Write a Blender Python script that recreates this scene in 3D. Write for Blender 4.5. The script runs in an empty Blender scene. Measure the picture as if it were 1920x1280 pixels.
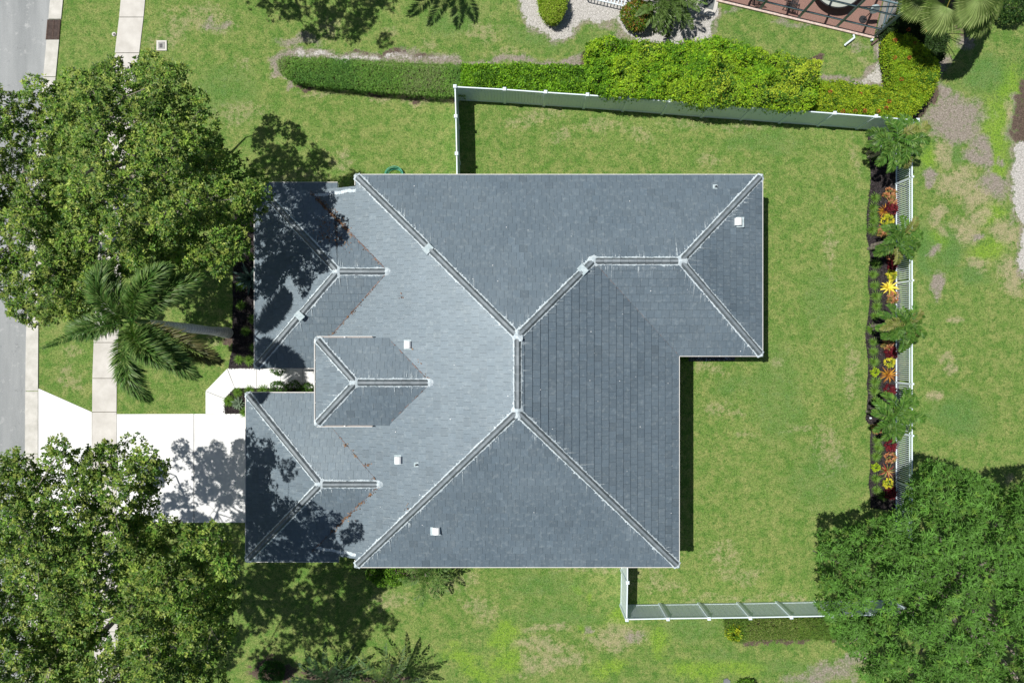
import bpy, math, random
import numpy as np
from mathutils import Vector
R = math.radians
random.seed(7)
# ------------------------------------------------------------------ camera, sky, sun, exposure
H = 35.0
FPX = 1330.0
sc = bpy.context.scene
cam = bpy.data.cameras.new('camera'); co = bpy.data.objects.new('camera', cam)
sc.collection.objects.link(co); sc.camera = co
co.location = (0, 0, H); co.rotation_euler = (0, 0, 0)
cam.sensor_width = 36.0; cam.lens = 36.0 * FPX / 1920.0
cam.clip_start = 0.1; cam.clip_end = 2000
SUNV = Vector((0.425, -0.09, -1.0))
w = bpy.data.worlds.new('World'); sc.world = w; w.use_nodes = True
nt = w.node_tree; bg = nt.nodes['Background']
sky = nt.nodes.new('ShaderNodeTexSky'); sky.sky_type = 'NISHITA'; sky.sun_disc = False
sky.sun_elevation = math.atan2(1.0, math.hypot(SUNV.x, SUNV.y))
sky.sun_rotation = math.atan2(-SUNV.x, -SUNV.y)
nt.links.new(sky.outputs[0], bg.inputs[0]); bg.inputs[1].default_value = 0.053
sl = bpy.data.lights.new('sun', 'SUN'); sl.energy = 5.0; sl.angle = R(0.53); sl.color = (1.0, 0.965, 0.90)
so = bpy.data.objects.new('sun', sl); sc.collection.objects.link(so)
so.location = (-15, 5, 60); so.rotation_euler = SUNV.to_track_quat('-Z', 'Y').to_euler()
sc.view_settings.view_transform = 'Standard'; sc.view_settings.look = 'None'
sc.view_settings.exposure = 0.0; sc.view_settings.gamma = 1.0
sc.cycles.max_bounces = 5; sc.cycles.diffuse_bounces = 3; sc.cycles.transparent_max_bounces = 8
sc.render.film_transparent = False

# ------------------------------------------------------------------ helpers
def W(px, py, z=0.0):
    s = (H - z) / FPX
    return np.array([(px - 960) * s, (640 - py) * s, z])
def P2(pts, z=0.0): return [tuple(W(x, y, z)[:2]) for x, y in pts]

def link(o):
    sc.collection.objects.link(o); return o
ORG = {}
def tag(o, label=None, cat=None, group=None, kind=None):
    if label: o['label'] = label
    if cat: o['category'] = cat
    if group: o['group'] = group
    if kind: o['kind'] = kind
    return o
def thing(name, label, cat, loc=(0, 0, 0), group=None):
    o = bpy.data.objects.new(name, None); o.empty_display_size = 0.3; link(o)
    o.location = loc; ORG[o.name] = np.array(loc, float)
    return tag(o, label, cat, group)
def copy_tree(o, parent=None):
    c = o.copy(); link(c)
    if parent: c.parent = parent
    ORG[c.name] = ORG.get(o.name, np.zeros(3))
    for ch in list(o.children): copy_tree(ch, c)
    return c

class MB:
    def __init__(s): s.v = []; s.c = []; s.f = []; s.m = []; s.n = 0
    def add(s, v, faces, m=0, c=(1, 1, 1)):
        v = np.asarray(v, float).reshape(-1, 3)
        c = np.asarray(c, float)
        if c.ndim == 1: c = np.tile(c, (len(v), 1))
        s.v.append(v); s.c.append(c)
        if isinstance(faces, np.ndarray):
            s.f.append(faces + s.n); s.m.append(np.full(len(faces), m))
        else:
            for f in faces:
                s.f.append(np.array([f]) + s.n); s.m.append(np.array([m]))
        s.n += len(v)
    def box(s, c, size, rz=0.0, m=0, col=(1, 1, 1)):
        x, y, z = [q / 2 for q in size]
        v = np.array([[-x, -y, -z], [x, -y, -z], [x, y, -z], [-x, y, -z], [-x, -y, z], [x, -y, z], [x, y, z], [-x, y, z]])
        ca, sa = math.cos(rz), math.sin(rz)
        v = np.stack([v[:, 0] * ca - v[:, 1] * sa, v[:, 0] * sa + v[:, 1] * ca, v[:, 2]], 1) + np.array(c)
        s.add(v, np.array([[0, 3, 2, 1], [4, 5, 6, 7], [0, 1, 5, 4], [1, 2, 6, 5], [2, 3, 7, 6], [3, 0, 4, 7]]), m, col)
    def prism(s, poly, z0, z1, m=0, col=(1, 1, 1), bottom=True):
        poly = [tuple(p) for p in poly]; n = len(poly)
        area = sum(poly[i][0] * poly[(i + 1) % n][1] - poly[(i + 1) % n][0] * poly[i][1] for i in range(n))
        if area < 0: poly = poly[::-1]
        v = [(x, y, z0) for x, y in poly] + [(x, y, z1) for x, y in poly]
        f = [list(range(n, 2 * n))] + ([list(range(n))[::-1]] if bottom else [])
        f += [[i, (i + 1) % n, n + (i + 1) % n, n + i] for i in range(n)]
        s.add(v, f, m, col)
    def beam(s, a, b, w, h, up=(0, 0, 1), m=0, col=(1, 1, 1)):
        a = np.array(a, float); b = np.array(b, float); t = b - a; t /= np.linalg.norm(t)
        u = np.array(up, float); sd = np.cross(t, u)
        if np.linalg.norm(sd) < 1e-4: sd = np.cross(t, (1, 0, 0))
        sd /= np.linalg.norm(sd); u = np.cross(sd, t)
        q = [(-1, -1), (1, -1), (1, 1), (-1, 1)]
        v = [a + sd * w / 2 * i + u * h / 2 * j for i, j in q] + [b + sd * w / 2 * i + u * h / 2 * j for i, j in q]
        s.add(v, np.array([[0, 1, 2, 3], [7, 6, 5, 4], [0, 4, 5, 1], [1, 5, 6, 2], [2, 6, 7, 3], [3, 7, 4, 0]]), m, col)
    def tube(s, pts, rad, k=6, m=0, col=(1, 1, 1), cap=True):
        pts = np.asarray(pts, float); n = len(pts)
        rad = np.full(n, rad) if np.isscalar(rad) else np.asarray(rad, float)
        t = np.gradient(pts, axis=0); t /= np.linalg.norm(t, axis=1)[:, None] + 1e-9
        ref = np.array([0.31, 0.17, 0.93]) if abs(t[0, 2]) < 0.9 else np.array([1.0, 0.1, 0])
        a = np.cross(t, ref); a /= np.linalg.norm(a, axis=1)[:, None] + 1e-9
        b = np.cross(t, a)
        th = np.arange(k) * 2 * math.pi / k
        v = (pts[:, None] + (a[:, None] * np.cos(th)[None, :, None] + b[:, None] * np.sin(th)[None, :, None]) * rad[:, None, None]).reshape(-1, 3)
        f = [[i * k + j, i * k + (j + 1) % k, (i + 1) * k + (j + 1) % k, (i + 1) * k + j] for i in range(n - 1) for j in range(k)]
        s.add(v, np.array(f), m, col)
        if cap:
            s.f.append(np.array([list(range(k))]) + s.n - n * k); s.m.append(np.array([m]))
            s.f.append(np.array([list(range(k))[::-1]]) + s.n - k); s.m.append(np.array([m]))
    def cone(s, c, r0, r1, h, k=12, m=0, col=(1, 1, 1)):
        c = np.array(c, float); s.tube([c, c + (0, 0, h)], [r0, r1], k, m, col)
    def leaves(s, c, d, n, L, wd, col, fold=0.25, m=0):
        c = np.asarray(c, float); N = len(c)
        d = d / (np.linalg.norm(d, axis=1)[:, None] + 1e-9)
        sd = np.cross(d, n); sd /= np.linalg.norm(sd, axis=1)[:, None] + 1e-9
        n = np.cross(sd, d)
        L = np.broadcast_to(L, (N,))[:, None]; wd = np.broadcast_to(wd, (N,))[:, None]
        mid = c + d * L * 0.45 + n * wd * fold
        v = np.stack([c, mid - sd * wd / 2, c + d * L, mid + sd * wd / 2], 1).reshape(-1, 3)
        f = np.arange(N)[:, None] * 4 + np.array([0, 1, 2, 3])
        s.add(v, f, m, np.repeat(np.broadcast_to(col, (N, 3)), 4, 0))
    def build(s, name, mats, parent=None, smooth=False, origin=None):
        me = bpy.data.meshes.new(name)
        org = np.zeros(3)
        if parent is not None: org = ORG[parent.name]
        elif origin is not None: org = np.array(origin, float)
        v = np.concatenate(s.v) - org
        me.vertices.add(len(v)); me.vertices.foreach_set('co', v.astype('f').ravel())
        lens = np.concatenate([np.full(len(f), f.shape[1]) for f in s.f])
        loops = np.concatenate([f.ravel() for f in s.f])
        me.loops.add(len(loops)); me.loops.foreach_set('vertex_index', loops.astype('i'))
        me.polygons.add(len(lens)); me.polygons.foreach_set('loop_start', np.concatenate([[0], np.cumsum(lens)[:-1]]).astype('i'))
        me.polygons.foreach_set('material_index', np.concatenate(s.m).astype('i'))
        me.polygons.foreach_set('use_smooth', np.full(len(lens), smooth))
        c = np.concatenate(s.c); at = me.color_attributes.new('col', 'FLOAT_COLOR', 'POINT')
        at.data.foreach_set('color', np.concatenate([c, np.ones((len(c), 1))], 1).astype('f').ravel())
        me.update(calc_edges=True)
        for m in (mats if isinstance(mats, (list, tuple)) else [mats]): me.materials.append(m)
        o = bpy.data.objects.new(name, me); link(o)
        ORG[o.name] = org
        if parent is not None: o.parent = parent
        elif origin is not None: o.location = org
        return o

RNG = np.random.default_rng(11)
_lat = {}
def vn(x, y, sc_, seed=0):
    if seed not in _lat: _lat[seed] = np.random.default_rng(seed + 100).random((256, 256))
    t = _lat[seed]; x = np.asarray(x) * sc_ + 517.3; y = np.asarray(y) * sc_ + 233.7
    xi = np.floor(x).astype(int); yi = np.floor(y).astype(int); fx = x - xi; fy = y - yi
    fx = fx * fx * (3 - 2 * fx); fy = fy * fy * (3 - 2 * fy)
    g = lambda a, b: t[a % 256, b % 256]
    return (g(xi, yi) * (1 - fx) + g(xi + 1, yi) * fx) * (1 - fy) + (g(xi, yi + 1) * (1 - fx) + g(xi + 1, yi + 1) * fx) * fy
def sdist(x, y, poly):
    x = np.asarray(x, float); y = np.asarray(y, float)
    ins = np.zeros(x.shape, bool); dm = np.full(x.shape, 1e9); n = len(poly)
    for i in range(n):
        x0, y0 = poly[i]; x1, y1 = poly[(i + 1) % n]
        if y0 != y1:
            ins ^= ((y0 > y) != (y1 > y)) & (x < (x1 - x0) * (y - y0) / (y1 - y0) + x0)
        dx, dy = x1 - x0, y1 - y0; t = np.clip(((x - x0) * dx + (y - y0) * dy) / (dx * dx + dy * dy + 1e-9), 0, 1)
        dm = np.minimum(dm, np.hypot(x - x0 - t * dx, y - y0 - t * dy))
    return np.where(ins, dm, -dm)
def sample_poly(poly, n, rng):
    xs = [p[0] for p in poly]; ys = [p[1] for p in poly]; out = np.zeros((0, 2))
    while len(out) < n:
        q = np.stack([rng.uniform(min(xs), max(xs), n * 2), rng.uniform(min(ys), max(ys), n * 2)], 1)
        out = np.concatenate([out, q[sdist(q[:, 0], q[:, 1], poly) > 0]])
    return out[:n]

# ------------------------------------------------------------------ materials
def newmat(name):
    m = bpy.data.materials.new(name); m.use_nodes = True
    t = m.node_tree; t.nodes.clear()
    out = t.nodes.new('ShaderNodeOutputMaterial'); b = t.nodes.new('ShaderNodeBsdfPrincipled')
    t.links.new(b.outputs[0], out.inputs[0])
    return m, t, b, out
def nd(t, typ, **kw):
    n = t.nodes.new(typ)
    for k, v in kw.items():
        if k.startswith('i_'): n.inputs[k[2:].replace('_', ' ')].default_value = v
        else: setattr(n, k, v)
    return n
def noise(t, scale, detail=3.0, rough=0.55, vec=None, dist=0.0):
    n = nd(t, 'ShaderNodeTexNoise'); n.inputs['Scale'].default_value = scale; n.inputs['Detail'].default_value = detail
    n.inputs['Roughness'].default_value = rough; n.inputs['Distortion'].default_value = dist
    if vec is not None: t.links.new(vec, n.inputs['Vector'])
    return n.outputs['Fac']
def ramp(t, fac, a, b, ca=(0, 0, 0), cb=(1, 1, 1)):
    r = nd(t, 'ShaderNodeMapRange'); r.inputs['From Min'].default_value = a; r.inputs['From Max'].default_value = b
    r.clamp = True; t.links.new(fac, r.inputs['Value']); return r.outputs[0]
def mix(t, fac, a, b, mode='MIX'):
    n = nd(t, 'ShaderNodeMix'); n.data_type = 'RGBA'; n.blend_type = mode
    for s_, v in ((n.inputs[0], fac), (n.inputs[6], a), (n.inputs[7], b)):
        if isinstance(v, bpy.types.NodeSocket): t.links.new(v, s_)
        elif isinstance(v, (int, float)): s_.default_value = v
        else: s_.default_value = (*v, 1)
    return n.outputs[2]
def math_(t, op, a, b=0.0):
    n = nd(t, 'ShaderNodeMath', operation=op)
    for s_, v in ((n.inputs[0], a), (n.inputs[1], b)):
        if isinstance(v, bpy.types.NodeSocket): t.links.new(v, s_)
        else: s_.default_value = v
    return n.outputs[0]
def bump(t, b, h, strength, dist=0.02):
    n = nd(t, 'ShaderNodeBump'); n.inputs['Strength'].default_value = strength; n.inputs['Distance'].default_value = dist
    t.links.new(h, n.inputs['Height']); t.links.new(n.outputs[0], b.inputs['Normal'])
def wpos(t): return nd(t, 'ShaderNodeNewGeometry').outputs['Position']
def pmat(name, c1, c2=None, scale=3.0, rough=0.7, spec=0.3, bmp=0.0, bscale=30.0, fine=0.0, metal=0.0):
    """colour c1..c2 by noise, times the mesh's own colour attribute"""
    m, t, b, out = newmat(name); p = wpos(t)
    c2 = c2 or c1
    col = mix(t, ramp(t, noise(t, scale, 4, 0.6, p), 0.35, 0.65), c1, c2)
    if fine:
        col = mix(t, 1.0, col, mix(t, ramp(t, noise(t, bscale, 2, 0.7, p), 0.3, 0.7), (1 - fine,) * 3, (1 + fine,) * 3), 'MULTIPLY')
    at = nd(t, 'ShaderNodeAttribute', attribute_name='col')
    col = mix(t, 1.0, col, at.outputs['Color'], 'MULTIPLY')
    t.links.new(col, b.inputs['Base Color']); b.inputs['Roughness'].default_value = rough
    b.inputs['Specular IOR Level'].default_value = spec; b.inputs['Metallic'].default_value = metal
    if bmp: bump(t, b, noise(t, bscale, 3, 0.6, p), bmp)
    return m
def leafmat(name, trans=0.3, rough=0.45, spec=0.4, tint=(1.3, 1.45, 0.5)):
    m, t, b, out = newmat(name)
    at = nd(t, 'ShaderNodeAttribute', attribute_name='col')
    p = wpos(t)
    col = mix(t, 1.0, at.outputs['Color'], mix(t, noise(t, 14, 2, 0.6, p), (0.75, 0.78, 0.75), (1.2, 1.2, 1.1)), 'MULTIPLY')
    t.links.new(col, b.inputs['Base Color']); b.inputs['Roughness'].default_value = rough
    b.inputs['Specular IOR Level'].default_value = spec
    tr = nd(t, 'ShaderNodeBsdfTranslucent'); t.links.new(mix(t, 1.0, col, tint, 'MULTIPLY'), tr.inputs[0])
    ms = nd(t, 'ShaderNodeMixShader'); ms.inputs[0].default_value = trans
    t.links.new(b.outputs[0], ms.inputs[1]); t.links.new(tr.outputs[0], ms.inputs[2]); t.links.new(ms.outputs[0], out.inputs[0])
    return m

M = {}
M['leaf'] = leafmat('leaf', 0.2, 0.42, 0.35)
M['palm'] = leafmat('palm_leaf', 0.2, 0.45, 0.3)
M['waxy'] = leafmat('waxy_leaf', 0.22, 0.5, 0.25)
M['bark'] = pmat('bark', (0.20, 0.165, 0.135), (0.33, 0.30, 0.27), 6, 0.9, 0.2, 0.5, 25)
M['palmtrunk'] = pmat('palm_trunk', (0.52, 0.52, 0.50), (0.66, 0.66, 0.64), 3, 0.85, 0.2, 0.3, 30)
M['crownshaft'] = pmat('crownshaft_green', (0.08, 0.16, 0.04), (0.12, 0.2, 0.05), 3, 0.4, 0.4)
M['core'] = pmat('twig_core', (0.035, 0.035, 0.02), (0.06, 0.055, 0.03), 8, 0.95, 0.1)
def asphalt():
    m, t, b, out = newmat('asphalt'); p = wpos(t)
    mp = nd(t, 'ShaderNodeMapping'); t.links.new(p, mp.inputs['Vector']); mp.inputs['Scale'].default_value = (1.0, .12, 1)
    col = mix(t, ramp(t, noise(t, 1.1, 4, .6, mp.outputs[0]), .35, .65), (0.255, 0.27, 0.275), (0.34, 0.355, 0.36))
    col = mix(t, ramp(t, noise(t, 2.2, 5, .7, p), .58, .72), col, (0.42, 0.43, 0.43))
    col = mix(t, ramp(t, noise(t, 1.4, 6, .8, p), .40, .30), col, (0.16, 0.17, 0.18))
    col = mix(t, 1.0, col, mix(t, noise(t, 30, 3, .9, p), (.55, .55, .55), (1.45, 1.45, 1.45)), 'MULTIPLY')
    t.links.new(col, b.inputs['Base Color']); b.inputs['Roughness'].default_value = .9; b.inputs['Specular IOR Level'].default_value = .2
    bump(t, b, noise(t, 45, 3, .7, p), .6); return m
M['asphalt'] = asphalt()
M['kerb'] = pmat('kerb_concrete', (0.47, 0.46, 0.42), (0.60, 0.585, 0.545), 2.0, 0.85, 0.2, 0.2, 30, 0.06)
M['walk'] = pmat('sidewalk_concrete', (0.50, 0.48, 0.445), (0.62, 0.60, 0.565), 1.2, 0.85, 0.2, 0.15, 30, 0.05)
M['drive'] = pmat('painted_concrete', (0.70, 0.71, 0.71), (0.80, 0.80, 0.80), 1.1, 0.7, 0.3, 0.1, 40, 0.03)
M['joint'] = pmat('joint_dirt', (0.10, 0.09, 0.07), (0.16, 0.15, 0.12), 9, 0.95, 0.1)
M['mulch'] = pmat('black_mulch', (0.018, 0.016, 0.017), (0.055, 0.048, 0.05), 14, 0.95, 0.15, 1.0, 40, 0.6)
M['white'] = pmat('white_vinyl', (0.76, 0.87, 0.95), (0.80, 0.90, 0.96), 2, 0.45, 0.4)
def thin_vinyl():
    t = M['white'].node_tree; b = t.nodes['Principled BSDF']; out = t.nodes['Material Output']
    tr = nd(t, 'ShaderNodeBsdfTranslucent'); tr.inputs[0].default_value = (.8, .9, .95, 1); ms = nd(t, 'ShaderNodeMixShader'); ms.inputs[0].default_value = .06
    t.links.new(b.outputs[0], ms.inputs[1]); t.links.new(tr.outputs[0], ms.inputs[2]); t.links.new(ms.outputs[0], out.inputs[0])
thin_vinyl()
M['fascia'] = pmat('fascia_white', (0.78, 0.77, 0.74), (0.84, 0.83, 0.81), 2, 0.5, 0.4)
M['stucco'] = pmat('stucco', (0.68, 0.66, 0.60), (0.74, 0.72, 0.67), 2, 0.9, 0.2, 0.2, 60)
M['glass'] = pmat('window_glass', (0.03, 0.04, 0.05), (0.05, 0.06, 0.07), 1, 0.05, 0.8)
M['deck'] = pmat('roof_underlay', (0.03, 0.035, 0.04), (0.05, 0.055, 0.06), 3, 0.9, 0.2)
M['mortar'] = pmat('ridge_mortar', (0.42, 0.50, 0.55), (0.64, 0.71, 0.75), 9, 0.85, 0.2, 0.5, 40, 0.12)
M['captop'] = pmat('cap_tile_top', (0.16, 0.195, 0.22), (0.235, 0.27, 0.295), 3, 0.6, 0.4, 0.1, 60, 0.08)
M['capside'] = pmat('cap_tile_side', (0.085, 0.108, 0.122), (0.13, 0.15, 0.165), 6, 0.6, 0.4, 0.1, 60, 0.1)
M['litter'] = pmat('dead_leaves', (1, 1, 1), (0.8, 0.8, 0.8), 20, 0.9, 0.1)
M['rust'] = pmat('valley_rust', (0.11, 0.085, 0.08), (0.24, 0.165, 0.15), 7, 0.85, 0.2, 0.2, 40, 0.3)
M['vent'] = pmat('vent_white_metal', (0.80, 0.82, 0.83), (0.88, 0.89, 0.9), 3, 0.4, 0.5)
M['flash'] = pmat('flashing_paint', (0.34, 0.43, 0.46), (0.5, 0.58, 0.61), 12, 0.7, 0.3)
M['dark'] = pmat('dark_metal', (0.03, 0.03, 0.035), (0.05, 0.05, 0.055), 4, 0.5, 0.4)
M['grate'] = pmat('rusty_iron', (0.11, 0.075, 0.065), (0.17, 0.12, 0.10), 12, 0.8, 0.3)
M['hose'] = pmat('green_hose', (0.02, 0.22, 0.14), (0.04, 0.35, 0.22), 6, 0.4, 0.5)
M['brick'] = None
M['cage'] = pmat('cage_aluminium', (0.13, 0.20, 0.24), (0.17, 0.25, 0.29), 3, 0.4, 0.5)
M['flower'] = leafmat('flower', 0.2, 0.6, 0.2, (1, 1, 1))

# roof tile: painted grey-blue concrete with fine rubbed grain and soft chalky runs
def tile_mat():
    m, t, b, out = newmat('roof_tile_paint'); p = wpos(t)
    col = mix(t, ramp(t, noise(t, 0.55, 3, 0.6, p), 0.3, 0.7), (0.100, 0.135, 0.166), (0.124, 0.162, 0.194))
    col = mix(t, ramp(t, noise(t, 6, 4, 0.65, p), 0.52, 0.80), col, (0.20, 0.24, 0.265))
    col = mix(t, 1.0, col, mix(t, ramp(t, noise(t, 60, 2, 0.7, p), 0.3, 0.7), (0.9, 0.9, 0.9), (1.1, 1.1, 1.1)), 'MULTIPLY')
    at = nd(t, 'ShaderNodeAttribute', attribute_name='col')
    col = mix(t, 1.0, col, at.outputs['Color'], 'MULTIPLY')
    t.links.new(col, b.inputs['Base Color'])
    r = nd(t, 'ShaderNodeMapRange'); r.inputs['To Min'].default_value = 0.40; r.inputs['To Max'].default_value = 0.52
    t.links.new(noise(t, 1.2, 3, 0.6, p), r.inputs['Value']); t.links.new(r.outputs[0], b.inputs['Roughness'])
    b.inputs['Specular IOR Level'].default_value = 0.7; b.inputs['Specular Tint'].default_value = (0.8, 0.92, 1.0, 1)
    bump(t, b, noise(t, 70, 3, 0.7, p), 0.35, 0.01)
    return m
M['tile'] = tile_mat()
def streak_mat():
    m, t, b, out = newmat('paint_run'); p = wpos(t)
    b.inputs['Base Color'].default_value = (0.46, 0.53, 0.57, 1); b.inputs['Roughness'].default_value = 0.8
    at = nd(t, 'ShaderNodeAttribute', attribute_name='col')
    a = math_(t, 'MULTIPLY', ramp(t, noise(t, 18, 3, 0.7, p), 0.35, 0.62), at.outputs['Fac'])
    t.links.new(a, b.inputs['Alpha'])
    return m
M['streak'] = streak_mat()
def brick_mat():
    m, t, b, out = newmat('brick_pavers')
    mp = nd(t, 'ShaderNodeMapping'); t.links.new(wpos(t), mp.inputs['Vector'])
    mp.inputs['Rotation'].default_value = (0, 0, R(31)); mp.inputs['Scale'].default_value = (4.2, 4.2, 4.2)
    k = nd(t, 'ShaderNodeTexBrick'); t.links.new(mp.outputs[0], k.inputs['Vector'])
    k.inputs['Color1'].default_value = (0.30, 0.16, 0.13, 1); k.inputs['Color2'].default_value = (0.38, 0.23, 0.19, 1)
    k.inputs['Mortar'].default_value = (0.10, 0.07, 0.06, 1); k.inputs['Mortar Size'].default_value = 0.02
    t.links.new(k.outputs[0], b.inputs['Base Color']); b.inputs['Roughness'].default_value = 0.85
    return m
M['brick'] = brick_mat()
def screen_mat():
    m, t, b, out = newmat('insect_screen')
    b.inputs['Base Color'].default_value = (0.02, 0.02, 0.02, 1); b.inputs['Alpha'].default_value = 0.16
    b.inputs['Roughness'].default_value = 0.9
    return m
M['screen'] = screen_mat()

# ------------------------------------------------------------------ ground with lawn, dry patches and bare soil
def ground_mat():
    m, t, b, out = newmat('lawn_and_soil'); p = wpos(t)
    ga = nd(t, 'ShaderNodeAttribute', attribute_name='ga'); gb = nd(t, 'ShaderNodeAttribute', attribute_name='gb')
    sa = nd(t, 'ShaderNodeSeparateColor'); t.links.new(ga.outputs['Color'], sa.inputs[0])
    sb = nd(t, 'ShaderNodeSeparateColor'); t.links.new(gb.outputs['Color'], sb.inputs[0])
    big = noise(t, 0.22, 3, 0.55, p); mid = noise(t, 1.5, 5, 0.68, p); fin = noise(t, 9, 4, 0.8, p); fin2 = noise(t, 22, 3, 0.85, p); rag = noise(t, 3.2, 6, 0.75, p)
    base = mix(t, ramp(t, big, 0.38, 0.62), (0.126, 0.245, 0.042), (0.188, 0.295, 0.066))
    base = mix(t, ramp(t, mid, 0.40, 0.62), base, (0.290, 0.335, 0.105))
    base = mix(t, ramp(t, rag, 0.52, 0.36), base, (0.085, 0.205, 0.030))
    brk = math_(t, 'ADD', math_(t, 'MULTIPLY', math_(t, 'SUBTRACT', rag, 0.5), 2.6), math_(t, 'MULTIPLY', math_(t, 'SUBTRACT', fin, 0.5), 1.2))
    def mask(ch, lo=0.3, hi=0.75): return ramp(t, math_(t, 'ADD', ch, brk), lo, hi)
    gate = lambda ch, mk, k=1.0: math_(t, 'MULTIPLY', mk, math_(t, 'MULTIPLY', ramp(t, ch, 0.02, 0.3), k))
    base = mix(t, gate(sa.outputs[2], mask(sa.outputs[2], .2, .9), .75), base, (0.225, 0.40, 0.03))
    base = mix(t, gate(ga.outputs['Alpha'], mask(ga.outputs['Alpha'], .1, .9), .8), base, (0.10, 0.235, 0.06))
    straw = mix(t, ramp(t, fin2, 0.35, 0.65), (0.33, 0.29, 0.16), (0.56, 0.48, 0.32))
    # blade speckle: dark gaps, pale straw tips
    base = mix(t, math_(t, 'MULTIPLY', ramp(t, fin2, 0.53, 0.68), .6), base, (0.44, 0.50, 0.24))
    base = mix(t, math_(t, 'MULTIPLY', ramp(t, fin, 0.50, 0.34), .75), base, (0.05, 0.12, 0.025))
    dry = math_(t, 'ADD', sa.outputs[1], 0.02)
    dm = ramp(t, math_(t, 'ADD', dry, math_(t, 'MULTIPLY', brk, .95)), 0.30, 1.05)
    base = mix(t, math_(t, 'MULTIPLY', dm, 0.85), base, straw)
    soil = mix(t, ramp(t, fin, 0.3, 0.7), (0.21, 0.18, 0.145), (0.44, 0.39, 0.34))
    base = mix(t, gate(sa.outputs[0], mask(sa.outputs[0], 0.15, 0.95)), base, soil)
    brown = mix(t, ramp(t, fin, 0.3, 0.7), (0.07, 0.05, 0.04), (0.2, 0.15, 0.12))
    base = mix(t, gate(sb.outputs[1], mask(sb.outputs[1], 0.3, 0.6)), base, brown)
    sand = mix(t, ramp(t, fin, 0.3, 0.7), (0.40, 0.38, 0.35), (0.70, 0.68, 0.65))
    base = mix(t, gate(sb.outputs[0], mask(sb.outputs[0], 0.25, 0.6)), base, sand)
    base = mix(t, 1.0, base, mix(t, ramp(t, noise(t, 13, 2, 0.9, p), .3, .7), (0.72, 0.74, 0.70), (1.28, 1.26, 1.3)), 'MULTIPLY')
    base = mix(t, 1.0, base, mix(t, ramp(t, noise(t, 24, 1, 0.5, p), .3, .7), (0.72, 0.72, 0.72), (1.28, 1.28, 1.28)), 'MULTIPLY')
    t.links.new(base, b.inputs['Base Color']); b.inputs['Roughness'].default_value = 0.95; b.inputs['Specular IOR Level'].default_value = 0.1
    bump(t, b, math_(t, 'ADD', fin2, math_(t, 'MULTIPLY', fin, 1.2)), 0.9, 0.06)
    return m
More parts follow.
